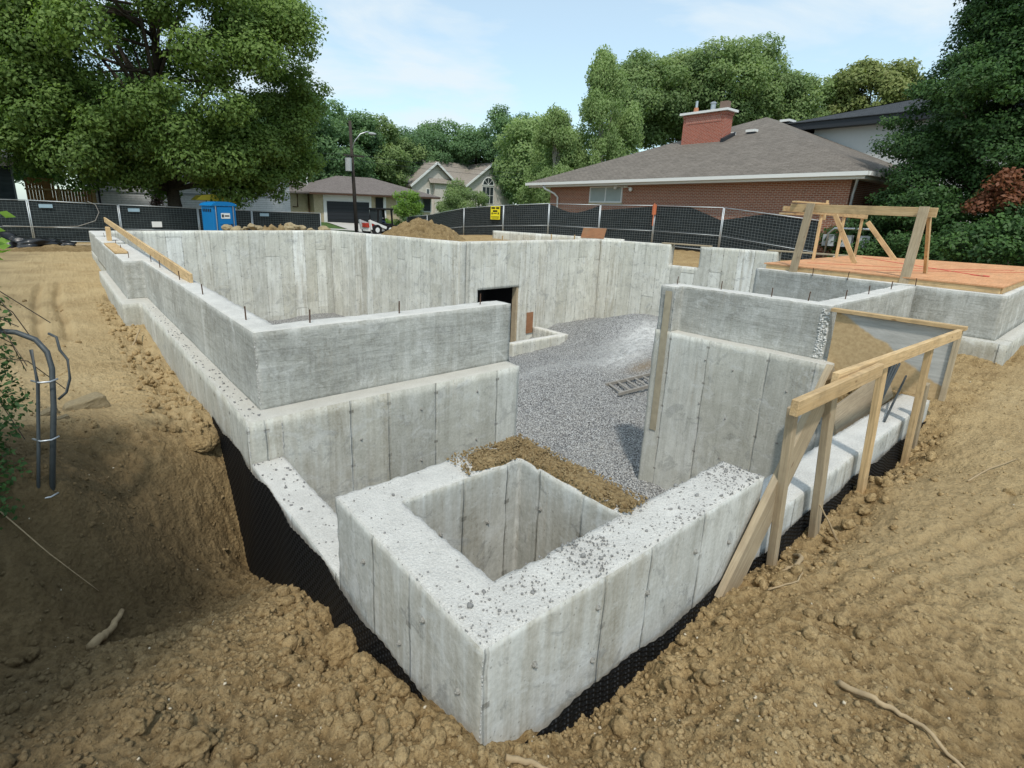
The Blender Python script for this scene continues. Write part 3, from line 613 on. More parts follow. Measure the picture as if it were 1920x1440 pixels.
ws = lambda V: V + np.stack([.175 * (V[:, 1] - 1.18), 0 * V[:, 0], 0 * V[:, 0]], -1)
conc('deck_wall', [(10.64, 10.90, 1.20, 5.05)], [], LW - .02, TOP, .06, 'conc_up', .010, ws, label='wall carrying the plywood deck')
conc('deck_wall', [(10.46, 10.93, 1.03, 5.05)], [], -3.9, LW, .08, 'conc', .010, ws, label='lower ledge wall below the deck')
conc('deck_wall', [(10.92, 17.84, 1.20, 1.45), (11.5, 17.56, 4.8, 5.05)], [], LW - .02, TOP - .002, .1, 'conc_up', .010)
conc('deck_wall', [(10.96, 17.84, 1.03, 1.46), (11.6, 17.56, 4.78, 5.06)], [], -3.9, LW - .002, .12, 'conc', .010)
conc('areaway_wall', [(3.173, 7.2, 1.16, 1.425)], [], -2.9, -.345, .035, 'conc_near', .012, label='long low curb wall under the wooden railing')
conc('areaway_wall', [(6.72, 6.975, 1.428, 2.24)], [], -2.9, -.60, .05, 'conc_near', .012, label='short return wall behind the leaning board')
conc('garden_wall', [(19.5, 19.75, 14.6, 23.4)], [], -1.2, .47, .15, 'conc_back', .008, label='short wall beyond the back wall')
def dowel(x, y, h=.12):
    m = MB().tube([(x, y, TOP - .03), (x + random.uniform(-.008, .008), y + random.uniform(-.008, .008), TOP + h)], .0065, 6)
    m.build('rebar_dowel', M['rust'], FND)
for x_, y_ in [(1.24, 10.7), (1.23, 9.68), (1.23, 8.0), (1.22, 6.54), (1.24, 4.90), (1.66, 4.47), (2.56, 4.47), (3.57, 4.46), (7.27, 4.35), (7.33, 3.7), (7.30, 3.0), (7.35, 2.58), (8.0, 2.38), (8.9, 2.38), (9.9, 2.38), (10.85, 2.3), (1.1, 15.3), (1.12, 17.9), (1.0, 11.6), (1.05, 13.5), (1.1, 18.8), (11.0, 3.3), (11.1, 3.9)]:
    dowel(x_, y_)
# snap tie stubs on the formed faces
def tie(p, n):
    p = Vector(p); n = Vector(n); m = MB(); m.tube([p - n * .01, p + n * .016], .004, 6); m.blob(p, (.0105, .0105, .013), 2, .45, int(abs(p.x * 100)) % 50, 3)
    m.build('form_tie', M['tie'], FND, smooth=True)
for x_, z_ in [(1.25, -.22), (1.62, -.14), (1.62, -.42), (2.0, -.25), (2.42, -.2), (2.8, -.3)]: tie((x_, 1.157, z_), (0, -1, 0))
for y_, z_ in [(1.55, -.15), (1.75, -.42), (2.1, -.2), (1.3, -.3)]: tie((.982, y_, z_), (-1, 0, 0))
for y_, z_ in [(1.62, -.35), (1.98, -.25)]: tie((2.102, y_, z_), (-1, 0, 0))
for x_, z_ in [(1.5, -.3), (1.85, -.35)]: tie((x_, 2.182, z_), (0, -1, 0))
for x_, z_ in [(1.95, -.55), (1.95, -1.1), (2.6, -.4), (2.6, -.95), (3.3, -.35), (3.3, -.9)]: tie((x_, 4.127, z_), (0, -1, 0))
for y_, z_ in [(3.6, -.45), (3.6, -1.1), (3.2, -.5), (3.2, -1.2), (3.2, -1.8), (2.5, -.6), (2.5, -1.3)]: tie((6.977, y_, z_), (-1, 0, 0))
# rough vertical seam (mortar squeeze) at corners
def seam(p0, p1, r=.012, n=46, seed=1):
    rs = np.random.RandomState(seed); m = MB(); p0 = Vector(p0); p1 = Vector(p1)
    for i in range(n):
        q = p0.lerp(p1, (i + rs.rand()) / n); m.blob(q + Vector(rs.uniform(-.3, .3, 3) * r), tuple(r * rs.uniform(.2, .9) * np.array([.7, .7, 1.5])), 1, .4, i, 3)
    tag(m.build('mortar_seam', M['seam'], FND, smooth=True), kind='stuff')
seam((6.985, 4.19, .50), (6.985, 4.19, -2.5), .013, 110, 3); seam((1.150, 4.345, .45), (1.150, 4.345, -.13), .010, 34, 4)
seam((.990, 4.135, -.2), (.990, 4.135, -.5), .008, 18, 5); seam((1.25, 4.127, -.2), (1.25, 4.127, -.5), .010, 20, 6); seam((.987, 1.162, -.03), (.987, 1.162, -.40), .006, 22, 8)
# honeycombed end of the wing wall
m = MB(); rs = np.random.RandomState(9)
for i in range(200):
    z_ = rs.uniform(-.14, .47); m.blob((7.182 + rs.uniform(-.006, .010), rs.uniform(2.255, 2.35) , z_), tuple(rs.uniform(.006, .015, 3)), 1, .35, i, 3)
tag(m.build('honeycomb_patch', M['honey'], FND, smooth=True), kind='stuff')
m = MB().box(6.966, 6.974, 4.235, 4.34, -1.75, .44); tag(m.build('stained_strip', M['mudstain'], FND), label='tan stained strip down the wall end')
# doorway wood buck
m = MB(); m.box(13.07, 13.155, 14.20, 14.43, -3.3, -1.145); m.build('door_jamb', M['lumber_old'], FND)
m = MB(); m.box(13.60, 13.92, 14.13, 14.16, -2.95, -2.15); m.build('form_board', M['ply_brown'], FND)

# dimple membrane
def membrane():
    V = []; F = []
    def sheet(P, zt, zb, nrm):
        n = len(P); nz = 40; b = len(V)
        for i, (a, c) in enumerate(P):
            for k in range(nz + 1):
                t = k / nz; z = zt + (zb - zt) * t; w = .012 * math.sin(i * .21) + (.05 * t)
                dim = .006 * (1 if ((i + k) % 2) else 0)
                V.append((a + nrm[0] * (w + dim), c + nrm[1] * (w + dim), z + (.012 * math.sin(i * .17) + .008 * math.sin(i * .53)) * (1 - t)))
        for i in range(n - 1):
            for k in range(nz): F.append((b + i * (nz + 1) + k, b + (i + 1) * (nz + 1) + k, b + (i + 1) * (nz + 1) + k + 1, b + i * (nz + 1) + k + 1))
    sheet([(.968, 1.12 + .03 * i) for i in range(145)], -.525, -1.9, (-1, 0))
    sheet([(1.0 + .035 * i, 1.138) for i in range(176)], -.545, -1.1, (0, -1))
    o = meshobj('drainage_membrane', V, F, M['membrane']); return tag(o, 'black dimpled drainage membrane hanging against the foundation in the trench', 'membrane')
t = NT('membrane_black', rough=.6, spec=.12); u, z, nz_, p_, ax_ = t.wall_uv()
vv = t.vor(t.comb(t.math('MULTIPLY', u, 38), t.math('MULTIPLY', z, 38), 0), 1, rnd=0); M['membrane'] = t.out(t.mix(t.ramp(vv, [(.12, 1), (.26, 0)]), (.006, .0062, .0066), (.035, .037, .04)), t.bump(t.math('MULTIPLY', vv, -1), .006, 1))
membrane()

# gravel floor
gx2 = np.concatenate([np.arange(1.1, 12, .032), np.arange(12, 17.8, .06)]); gy2 = np.concatenate([np.arange(1.2, 10, .032), np.arange(10, 23, .07)])
A, B = np.meshgrid(gx2, gy2)
def gravel_z(a, b):
    z = -2.72 - .48 * ss(8.5, 12.3, b) * (1 - ss(13.5, 15.5, a))
    z = z + .72 * np.exp(-(((a - 16.0) / 2.4) ** 2 + ((b - 10.9) / 1.9) ** 2)) + .25 * np.exp(-(((a - 10.5) / 1.6) ** 2 + ((b - 9.6) / 1.3) ** 2)) + .3 * np.exp(-(((a - 13.8) / 1.5) ** 2 + ((b - 8.6) / 1.5) ** 2))
    z = z + .16 * np.exp(-(((a - 8.5) / 1.8) ** 2 + ((b - 8.8) / 1.5) ** 2)) + .5 * ss(4.6, 2.2, b) * (a > 2)
    return z + fbm2(a, b, .7, 3, 61) * .10 + fbm2(a, b, 3.5, 3, 63) * .03
C_ = gravel_z(A, B) + (vn2(A * 29, B * 29, 66) - .5) * .045
n1, n2 = A.shape; idx = np.arange(n1 * n2).reshape(n1, n2); cxm = (A[:-1, :-1] + A[1:, 1:]) / 2; cym = (B[:-1, :-1] + B[1:, 1:]) / 2
keep = inpoly(cxm.ravel(), cym.ravel(), HOLE)
F = np.stack([idx[:-1, :-1], idx[:-1, 1:], idx[1:, 1:], idx[1:, :-1]], -1).reshape(-1, 4)[keep]
grav = meshobj('gravel_bed', np.stack([A, B, C_], -1).reshape(-1, 3), F, M['gravel']); tag(grav, kind='structure')
a, b = A.ravel(), B.ravel()
lime = 1.3 * np.exp(-(((a - 14.8) / 1.9) ** 2 + ((b - 9.6) / .8) ** 2)) + .8 * np.exp(-(((a - 12.4) / 1.5) ** 2 + ((b - 8.9) / .5) ** 2)) + .9 * np.exp(-(((a - 5.8) / .9) ** 2 + ((b - 2.9) / .5) ** 2)) + .35 * np.exp(-(((a - 9) / 2) ** 2 + ((b - 9.5) / .5) ** 2))
set_zone(grav, np.stack([np.clip(lime, 0, 1), np.exp(-(((a - 12.4) / .6) ** 2 + ((b - 8.1) / .25) ** 2)), 0 * a], -1))
rs = np.random.RandomState(15); n = 22000
a = rs.uniform(2.5, 13.5, n * 3); b = rs.uniform(2.5, 11, n * 3); k = inpoly(a, b, HOLE) & (rs.rand(n * 3) < 9 / (a ** 2 + b ** 2) * 6); a = a[k][:n]; b = b[k][:n]; szs = .008 + .012 * rs.rand(len(a))
tag(scatter('gravel_stones', M['gravel_stone'] if 'gravel_stone' in M else simple('gravel_stone', (.43, .425, .41), .9, var=.75, scale=22), np.stack([a, b, gravel_z(a, b) + .005], -1), szs, 0, .3), 'loose grey crushed stone over the basement floor', 'gravel', kind='stuff')

# ================================================================== SITE OBJECTS
def lumber(name, p, q, w, h, mat, parent=None, up=(0, 0, 1), label=None, ext=0):
    """rectangular timber from p to q; w across, h along 'up'; own local frame so the grain follows the length"""
    p = Vector(p); q = Vector(q); L_ = (q - p).length; d = (q - p).normalized(); u = Vector(up); r = u.cross(d)
    if r.length < 1e-4: r = Vector((1, 0, 0)).cross(d)
    r.normalize(); u = d.cross(r)
    m = MB().box(0, L_, -w / 2, w / 2, -h / 2, h / 2); o = meshobj(name, m.V, m.F, M[mat])
    R = Matrix((d, r, u)).transposed().to_4x4(); R.translation = p
    if parent is not None:
        o.parent = parent; R.translation = p - _offset(parent)
    o.matrix_basis = R; b = o.modifiers.new('b', 'BEVEL'); b.width = min(w, h) * .07; b.segments = 1
    if label: o['label'] = label
    return o
# guard railing over the curb wall
RL = empty('wooden_railing', (3.1, 1.05, -.5), label='rough two by four railing standing in the soil along the curb wall', cat='railing')
lumber('rail', (2.95, 1.005, .535), (4.30, .995, .525), .04, .09, 'lumber', RL, label='short doubled front rail')
lumber('rail', (3.62, 1.045, .56), (6.95, 1.045, .440), .04, .09, 'lumber', RL, label='long rail')
for x0_, x1_, zt in [(3.29, 3.17, .47), (3.985, 3.75, .48), (4.93, 4.76, .44), (6.20, 6.10, .40)]:
    zg = Gs(x0_, 1.06); lumber('post', (x0_, 1.075, zg - .12), (x1_, 1.085, zt), .09 if x0_ > 3.5 else .06, .045, 'lumber' if x0_ > 4.5 else 'lumber_old', RL, (0, 1, 0))
lumber('post', (6.50, 1.09, Gs(6.5, 1.09) - .1), (6.42, 1.10, .0), .09, .04, 'lumber_old', RL, (0, 1, 0), label='short weathered stake')
o = lumber('brace_plank', (2.76, 1.118, -.66), (3.81, 1.118, .555), .21, .04, 'lumber_old', None, (0, 1, 0)); tag(o, 'wide weathered plank slanting from the soil up to the railing', 'plank')
# hanging plywood guard
PG = empty('plywood_guard', (7.2, 1.6, -.4), label='muddy plywood sheet capped with a two by four closing the end of the curb wall', cat='plywood sheet')
t = NT('plywood_muddy', rough=.9); q_ = t.sep(t.pos()); nn = t.noise(t.pos(), 3, 5, .6)
edge = t.math('ADD', t.math('ADD', t.math('MULTIPLY', q_[0], -.60), t.math('MULTIPLY', q_[2], -1.0)), t.math('MULTIPLY', nn, .16))
mk = t.math('MAXIMUM', t.ramp(edge, [(0, 0), (.0, 0), (.03, 1)]), 0)
mk = t.ramp(t.math('ADD', edge, .5), [(.17, 0), (.20, 1)])
mud = t.ramp(t.noise(t.pos(), 30, 4), [(.3, (.42, .29, .15)), (.7, (.55, .40, .22))]); gry = t.ramp(t.noise(t.mapv(t.pos(), (3, 9, 25)), 1, 5), [(.3, (.34, .335, .31)), (.7, (.50, .49, .46))])
M['ply_mud'] = t.out(t.mix(mk, gry, mud), t.bump(t.noise(t.pos(), 35, 4), .003))
lumber('plywood_sheet', (7.185, 2.19, .08), (7.185, 1.06, .08), .022, .80, 'ply_mud', PG)
lumber('cap_board', (7.17, 2.24, .475), (7.17, 1.03, .468), .10, .04, 'lumber', PG)
lumber('edge_board', (7.16, 1.075, -.32), (7.16, 1.075, .445), .04, .05, 'lumber_old', PG, (0, 1, 0))
o = lumber('leaning_board', (5.42, 1.50, -.33), (6.95, 1.50, -.20), .025, .30, 'ply_old', None, (0, .35, 1)); tag(o, 'aged plywood strip lying on edge on the curb wall behind the railing', 'board')
# bundle of bars
BB = empty('rebar_bundle', (6.5, 1.5, -.3), label='loose grey rebar bars leaning behind the railing beside the plywood', cat='rebar')
for i in range(6):
    m = MB().tube([(6.05 + .05 * i, 1.36 + .012 * i, -.30), (7.0 + .04 * i, 1.46 + .03 * i, .02 + .02 * (i % 3))], .011, 6); m.build('bar', M['steel_dull'], BB)
m = MB().tube([(5.95, 1.25, -.33), (7.1, 1.40, -.12)], .010, 6); m.build('bar', M['steel_dull'], BB)
# soil heap at the end of the curb, behind the railing
def heap(name, cx, cy, rx, ry, h, label, cat, mat='pile', base=None, n=60, seed=1, rough=.25, f=6):
    a = np.linspace(-1.25, 1.25, n); A, B = np.meshgrid(a, a); r = np.hypot(A, B); X_ = cx + A * rx; Y_ = cy + B * ry
    b0 = G(X_, Y_) if base is None else np.full(X_.shape, base)
    hh = h * np.clip(1 - r ** 1.6, -.15, 1) * (1 + rough * 2 * fbm2(X_, Y_, f / max(rx, ry), 4, seed)) + h * rough * .5 * fbm2(X_, Y_, f * 3 / max(rx, ry), 3, seed + 3)
    idx = np.arange(n * n).reshape(n, n); F = np.stack([idx[:-1, :-1], idx[:-1, 1:], idx[1:, 1:], idx[1:, :-1]], -1).reshape(-1, 4)
    rc = r[:-1, :-1].ravel(); F = F[rc < 1.12]
    o = meshobj(name, np.stack([X_, Y_, b0 + hh], -1).reshape(-1, 3), F, M[mat], smooth=True)
    return tag(o, label, cat)
heap('soil_heap', 6.95, 1.75, .32, .42, .34, 'dark soil heaped behind the curb wall below the hanging plywood', 'soil heap', base=-.62, seed=3)
# dirt spilled over the back edge of the light well
n1_, n2_ = 150, 180; a = np.linspace(1.45, 2.40, n1_); b = np.linspace(1.36, 2.47, n2_); A, B = np.meshgrid(a, b)
mk = np.maximum(ss(2.04, 2.16, A + .10 * fbm2(A, B, 5, 3, 8)) * ss(1.38, 1.46, B) * (1 - ss(2.26, 2.36, A + .08 * fbm2(A, B, 6, 3, 18)) * (B < 2.1)), ss(2.16, 2.26, B + .05 * fbm2(A, B, 6, 3, 28)) * ss(1.62, 1.85, A + .2 * fbm2(A, B, 4, 3, 38)) * (1 - .9 * ss(2.36, 2.46, B + .1 * fbm2(A, B, 7, 2, 48))))
mk = mk * (1 - ss(2.30, 2.335, A)) * ss(.16, .42, vn2(A * 13, B * 13, 99) + .35 * vn2(A * 37, B * 37, 98)); inside = (A > 1.262) & (A < 2.098) & (B > 1.43) & (B < 2.178)
dp_ = np.minimum(np.maximum(np.maximum(1.255 - A, A - 2.105), np.maximum(1.425 - B, B - 2.185)), np.minimum(2.335 - A, 2.445 - B)); mk = mk * ss(.0, .035, dp_)
hz_ = mk * (.022 + .026 * fbm2(A, B, 9, 4, 58) + .03 * np.exp(-(((A - 2.2) / .1) ** 2 + ((B - 1.62) / .22) ** 2)) + .012 * fbm2(A, B, 34, 2, 68)) - .012 * (1 - mk)
idx = np.arange(n1_ * n2_).reshape(n2_, n1_); F = np.stack([idx[:-1, :-1], idx[:-1, 1:], idx[1:, 1:], idx[1:, :-1]], -1).reshape(-1, 4)
bad = inside.ravel()[F].any(1) | (hz_.ravel()[F] < -.004).all(1) | (A.ravel()[F] > 2.335).any(1) | (B.ravel()[F] > 2.445).any(1) | (((A > 2.33) & (B > 1.42)).ravel()[F]).any(1); F = F[~bad]
o = meshobj('spilled_soil', np.stack([A, B, hz_], -1).reshape(-1, 3), F, M['spill'], smooth=True); tag(o, 'brown soil spilled along the rear rim of the light well', 'soil')
rs = np.random.RandomState(21); n = 5200; a = rs.uniform(1.5, 2.33, n); b = rs.uniform(1.38, 2.44, n)
w_ = np.where((a > 2.11) & (b < 2.3), 1, 0) + np.where((b > 2.19) & (a > 1.7), 1, 0); k = w_ > 0; a, b = a[k], b[k]; sz = .003 + .008 * rs.rand(len(a)) ** 2
tag(scatter('soil_crumbs', M['spill'], np.stack([a, b, np.full(len(a), .012) + .02 * rs.rand(len(a))], -1), sz, 0, .3), 'crumbs of soil on the rear rim of the light well', 'soil', kind='stuff')
# stones on the concrete tops
rs = np.random.RandomState(22); P_ = []
while len(P_) < 1150:
    a, b = rs.uniform(.99, 3.16), rs.uniform(1.165, 2.43)
    on = (a < 1.25) or (b < 1.42) or (a > 2.11 and a < 2.33) or (b > 2.19 and a < 2.33)
    if not on: continue
    dens = .05 + .9 * (b < 1.42) * (a > 1.6) * (vn2(a * 3, b * 3, 4) > .35) + .35 * (b < 1.42)
    if rs.rand() < dens: P_.append((a, b))
P_ = np.array(P_); sz = .0022 + .0042 * rs.rand(len(P_)) ** 2; sz[:26] = rs.uniform(.008, .014, 26)
tag(scatter('curb_stones', M['pebble'], np.column_stack([P_, sz * .5]), sz, 1, .28, seed=8), 'small grey stones lying on the white light well rim', 'stones', kind='stuff')
rs = np.random.RandomState(23); n = 190; a = np.concatenate([rs.uniform(1.0, 1.23, 60), rs.uniform(1.0, 1.13, 130)]); b = np.concatenate([4.1 - 1.6 * rs.rand(60) ** 1.7, rs.uniform(4.15, 10, 130)]); z_ = np.concatenate([np.full(60, -.508), np.full(130, LW + .002)]); sz = .004 + .010 * rs.rand(n) ** 1.8
tag(scatter('ledge_stones', M['pebble'], np.stack([a, b, z_], -1), sz, 1, .25, seed=9), 'small dark stones lying on the left brick ledge', 'stones', kind='stuff')
# ladder on the gravel
LD = empty('ladder', (10.0, 7.3, -2.6), label='old ladder lying flat on the grey gravel behind the wing wall', cat='ladder')
A0, A1, B0, B1 = Vector((10.19, 7.68, -2.56)), Vector((13.2, 7.60, -2.60)), Vector((9.88, 7.06, -2.56)), Vector((12.9, 6.98, -2.60))
lumber('side_rail', A0, A1, .045, .08, 'ladder', LD); lumber('side_rail', B0, B1, .045, .08, 'ladder', LD)
for i in range(9):
    t_ = (i + .35) / 9; m = MB().tube([A0.lerp(A1, t_), B0.lerp(B1, t_)], .028, 8); m.build('rung', M['ladder'], LD)
# plywood deck
DK = empty('plywood_deck', (10.9, 1.3, .5), label='orange plywood platform with red paint marks over the corner walls', cat='deck')
m = MB().prism([(10.80, 1.28), (16.7, 1.28), (16.7, 4.95), (11.42, 4.95)], .60, .622); m.build('plywood_sheet', M['ply_deck'] if 'ply_deck' in M else M['ply'], DK)
lumber('rim_board', (10.84, 1.31, .555), (11.45, 4.90, .555), .04, .088, 'lumber', DK); lumber('rim_board', (10.87, 1.305, .555), (16.7, 1.305, .555), .04, .088, 'lumber', DK)
for y_ in (2.2, 3.1, 4.0): lumber('joist', (11.0 + .175 * (y_ - 1.2), y_, .555), (16.7, y_, .555), .04, .088, 'lumber', DK)
def paint(pts, w_=.035):
    m = MB()
    for p, q in zip(pts[:-1], pts[1:]): m.beam((*p, .6255), (*q, .6255), w_, .002)
    m.build('paint_line', M['redpaint'], DK)
paint([(15.8, 4.5), (14.4, 3.3), (12.6, 1.75)], .06); paint([(12.4, 4.5), (13.4, 2.7), (15.0, 1.7)], .04); paint([(11.6, 3.4), (14.5, 1.5)], .03); paint([(12.6, 1.75), (12.75, 1.95)], .09); paint([(12.6, 1.75), (12.85, 1.78)], .09)
# deck guard rail
DR = empty('deck_railing', (11.3, 3.5, .6), label='rough lumber guard railing with slanted braces on the orange platform', cat='railing')
lumber('rail', (11.42, 4.62, 1.72), (11.18, 2.32, 1.66), .04, .15, 'lumber', DR, label='long front rail')
lumber('post', (11.22, 4.30, .50), (11.32, 4.23, 1.80), .135, .04, 'lumber_old', DR, (1, 0, 0)); lumber('post', (11.02, 2.50, .47), (11.12, 2.48, 1.75), .135, .04, 'lumber_old', DR, (1, 0, 0))
for x_ in (13.38, 14.75, 16.0): lumber('post', (x_, 4.75, .56), (x_, 4.75, 1.66), .09, .04, 'lumber', DR, (0, 1, 0))
lumber('rail', (11.36, 4.72, 1.70), (16.2, 4.72, 1.60), .04, .10, 'lumber', DR, label='back rail')
lumber('brace', (13.41, 3.95, .62), (13.41, 4.50, 1.62), .09, .04, 'lumber', DR, (1, 0, 0)); lumber('brace', (15.6, 3.80, .62), (15.75, 4.55, 1.48), .10, .04, 'lumber', DR, (1, 0, 0))
lumber('brace', (12.24, 2.50, .62), (11.25, 2.42, 1.60), .09, .045, 'lumber', DR, (0, 1, 0))
lumber('rail', (11.3, 4.52, 1.83), (12.85, 4.50, 1.83), .09, .03, 'lumber', DR, label='flat board laid on top')
lumber('rail', (10.9, 4.55, 1.60), (12.2, 4.62, 1.60), .09, .035, 'lumber', DR, label='lower cross board')
lumber('post', (12.8, 4.48, 1.5), (12.8, 4.48, 1.9), .04, .04, 'lumber', DR)
# loose timbers
o = lumber('long_timber', (1.30, 7.6, .50 + .06), (1.22, 19.6, .98), .04, .14, 'lumber'); tag(o, 'long yellow plank leaning from the left wall top up to its far end', 'plank')
o = lumber('timber_block', (1.1, 17.1, .50), (1.1, 17.1, .86), .09, .42, 'lumber', None, (0, 1, 0)); tag(o, 'short upright block propping the high end of the long plank', 'timber block')
o = lumber('flat_board', (.97, 12.6, .54), (.98, 15.3, .54), .22, .045, 'lumber'); tag(o, 'short board lying flat on the far left wall top', 'board')
o = lumber('window_sill_board', (17.70, 9.5, .535), (17.70, 11.35, .535), .2, .04, 'lumber_old'); tag(o, 'board bridging the larger window notch of the right side wall', 'board')
o = lumber('window_sill_board', (17.70, 5.0, .535), (17.70, 7.6, .535), .2, .04, 'lumber_old'); tag(o, 'board bridging the window notch beside the orange platform', 'board')
o = lumber('plywood_offcut', (17.75, 15.33, .72), (17.72, 14.08, .74), .02, .44, 'ply_brown', None, (.35, 0, 1)); tag(o, 'brown plywood offcut leaning on the back wall corner', 'plywood sheet')
o = lumber('loose_board', (-.3, 29.2, Gs(0, 29) + .06), (2.4, 28.4, Gs(2, 28) + .1), .2, .05, 'lumber_old'); tag(o, 'pale board lying on the ground before the left fence', 'board')
for i, (a, b) in enumerate([(17.6, 15.6), (17.0, 16.4), (13.5, 15.6), (12.2, 15.3), (11.1, 15.8)]):
    o = lumber('survey_stake', (a, b, Gs(a, b) - .1), (a, b, .62), .04, .04, 'lumber'); tag(o, 'short wooden survey stake standing behind the back wall', 'stake', 'survey stakes behind the back wall')
heap('soil_pile', 14.9, 23.6, 2.7, 2.2, 1.12, 'tall brown soil pile behind the middle of the back wall', 'soil pile', base=-.15, n=110, seed=5, rough=.14, f=9)
rs = np.random.RandomState(31)
for i in range(26):
    a = 6.3 + 4.6 * i / 25 + rs.uniform(-.1, .1); b = 26 + rs.uniform(-.6, .6); s_ = rs.uniform(.10, .24)
    m = MB().blob((0, 0, 0), (s_ * 1.2, s_, s_ * .75), 2, .3, i, 1.8); o = m.build('broken_rock', M['rock'], smooth=False); o.location = (a, b, .36 + .14 * math.sin(i * .5) + rs.uniform(-.05, .12)); tag(o, 'lump of broken tan rock in the pile behind the far back wall', 'rock', 'rubble pile behind the far back wall')
heap('rubble_mound', 8.6, 26.2, 2.8, 1.4, .85, 'low mound of rubble behind the far back wall', 'rubble', base=-.42, n=70, seed=8, rough=.3, f=14)

# ================================================================== FENCES
M['wire_dim'] = simple('fence_wire_dark', (.16, .19, .19), .6, .3)
def fence_panel(p, q, zt0, zt1, H, label, screen='full', group=None, wmat='wire', wire=True):
    """temporary fence panel between plan points p and q; tops zt0 / zt1"""
    g = empty('temporary_fence', (p[0], p[1], zt0 - H), label=label, cat='fence', group=group)
    P0 = Vector((p[0], p[1], zt0)); P1 = Vector((q[0], q[1], zt1)); D0 = Vector((0, 0, -H)); d = (P1 - P0); L_ = d.length; dn = d.normalized(); nrm = Vector((-dn.y, dn.x, 0)).normalized()
    if nrm.dot(Vector((0, 0, 0)) - P0) < 0: nrm = -nrm      # towards the camera side
    a = P0 + dn * .03; b = P1 - dn * .03; m = MB()
    m.tube([a + D0, a], .024, 8); m.tube([b + D0, b], .024, 8); m.tube([a, b], .02, 8); m.tube([a + D0 * .93, b + D0 * .93], .018, 6); m.tube([a + D0 * .60, b + D0 * .60], .016, 6)
    m.build('frame', M['fsteel'], g, smooth=True)
    if wire:
        m = MB(); n = int(L_ / .14)
        for i in range(1, n):
            c = a.lerp(b, i / n) + nrm * .012; m.beam(c + D0 * .93, c, .0045, .0045, (nrm.x, nrm.y, 0))
        for k in range(1, 17):
            m.beam(a + D0 * (k / 17.5) + nrm * .014, b + D0 * (k / 17.5) + nrm * .014, .005, .007)
        m.build('wire_mesh', M[wmat], g)
    n = 28; nz = 9; V = []; F = []
    for i in range(n + 1):
        t_ = i / n; sag = 0
        if screen == 'sag': sag = .42 * math.sin(PI * t_) ** 1.2
        if screen == 'sagL': sag = .55 * max(0, 1 - t_ * 2.2)
        if screen == 'sagR': sag = .5 * max(0, 1 - (1 - t_) * 2.2)
        if screen == 'slope': sag = .25 * t_
        for k in range(nz + 1):
            u = k / nz; c = a.lerp(b, t_) + Vector((0, 0, -.03 - sag - (H - .08 - sag) * u)) - nrm * (.02 + .03 * vn2(np.array(t_ * L_ * 2.2 + p[0] * 3), np.array(u * 5.), 5))
            V.append(tuple(c))
    for i in range(n):
        for k in range(nz): F.append((i * (nz + 1) + k, (i + 1) * (nz + 1) + k, (i + 1) * (nz + 1) + k + 1, i * (nz + 1) + k + 1))
    meshobj('privacy_screen', V, F, M['screen'], g, smooth=True)
    return g, a, b, nrm
t = NT('privacy_screen', rough=.75, spec=.2); pn = t.noise(t.mapv(t.pos(), (1, 1, 4)), 1.5, 5); M['screen'] = t.out(t.ramp(pn, [(.3, (.014, .019, .021)), (.7, (.030, .038, .041))]), t.bump(t.noise(t.mapv(t.pos(), (1, 1, 5)), 1.2, 2), .03, .3))
FL = [(-5.6, 1.50), (-.81, 1.48), (2.62, 1.37), (6.15, 1.29), (8.9, 1.22), (12.95, 1.14)]
lb = ['dark screened fence panel at the far left edge', 'screened fence panel with a cable loop, second on the left', 'screened fence panel between the cable loop panel and the blue toilet', 'screened fence panel right behind the blue toilet', 'last black screened panel of the left fence']
for i in range(5):
    g, a, b, nr = fence_panel((FL[i][0], 32), (FL[i + 1][0], 32), FL[i][1], FL[i + 1][1], 1.95, lb[i], wmat='wire_dim')
    if i in (1, 2, 4):
        c = a + Vector((.35, -.05, -.32)) if i != 4 else a + Vector((.4, -.05, -.3)); MB().box(c.x, c.x + .5, c.y - .01, c.y, c.z, c.z + .16).build('label_plate', M['plate'] if 'plate' in M else simple('plate_blue', (.30, .42, .50), .5), g)
        M.setdefault('plate', bpy.data.materials['plate_blue'])
m = MB(); pts = [(-1.8, 31.85, .35), (-.3, 31.8, .30), (.9, 31.8, .34), (1.6, 31.8, .6), (1.8, 31.8, 1.0), (1.7, 31.85, 1.35), (1.4, 31.9, 1.5)]
m.tube(pts, .018, 6); tag(m.build('cable_loop', M['rope'] if 'rope' in M else simple('cable_grey', (.30, .28, .25), .7), smooth=True), 'loose grey cable looped over the left fence', 'cable')
FR = [((24.2, 8.55), 1.47, 'sagR'), ((24.2, 12.62), 1.93, 'sagL'), ((24.2, 16.2), 2.0, 'slope'), ((24.0, 19.55), 2.0, 'sag'), ((23.2, 22.7), 2.04, 'full'), ((22.5, 26.0), 1.90, 'full'), ((22.6, 30.3), 1.68, 'full'), ((24.6, 38.1), 1.08, 'full'), ((26.6, 44.7), .83, 'full')]
lr = ['wire fence panel in front of the brick house corner', 'wire fence panel next to the orange bracket with a torn screen corner', 'wire fence panel below the house window, screen cut sloping', 'wire fence panel whose screen sags in the middle', 'taut black screened panel right of the yellow sign', 'screened panel carrying the yellow sign', 'screened panel left of the yellow sign', 'smallest screened panel at the far end of the right fence']
FP = []
for i in range(8):
    (p, z0, s_), (q, z1, _) = FR[i], FR[i + 1]; FP.append(fence_panel(p, q, z0, z1, 2.08, lr[i], s_))
m = MB().box(24.10, 24.16, 16.10, 16.3, 1.55, 2.05); m.tube([(24.1, 16.2, 1.0), (24.1, 16.2, 2.12)], .03, 6); tag(m.build('fence_bracket', M['orange_paint']), 'orange clamp joining two fence panels below the chimney', 'clamp')
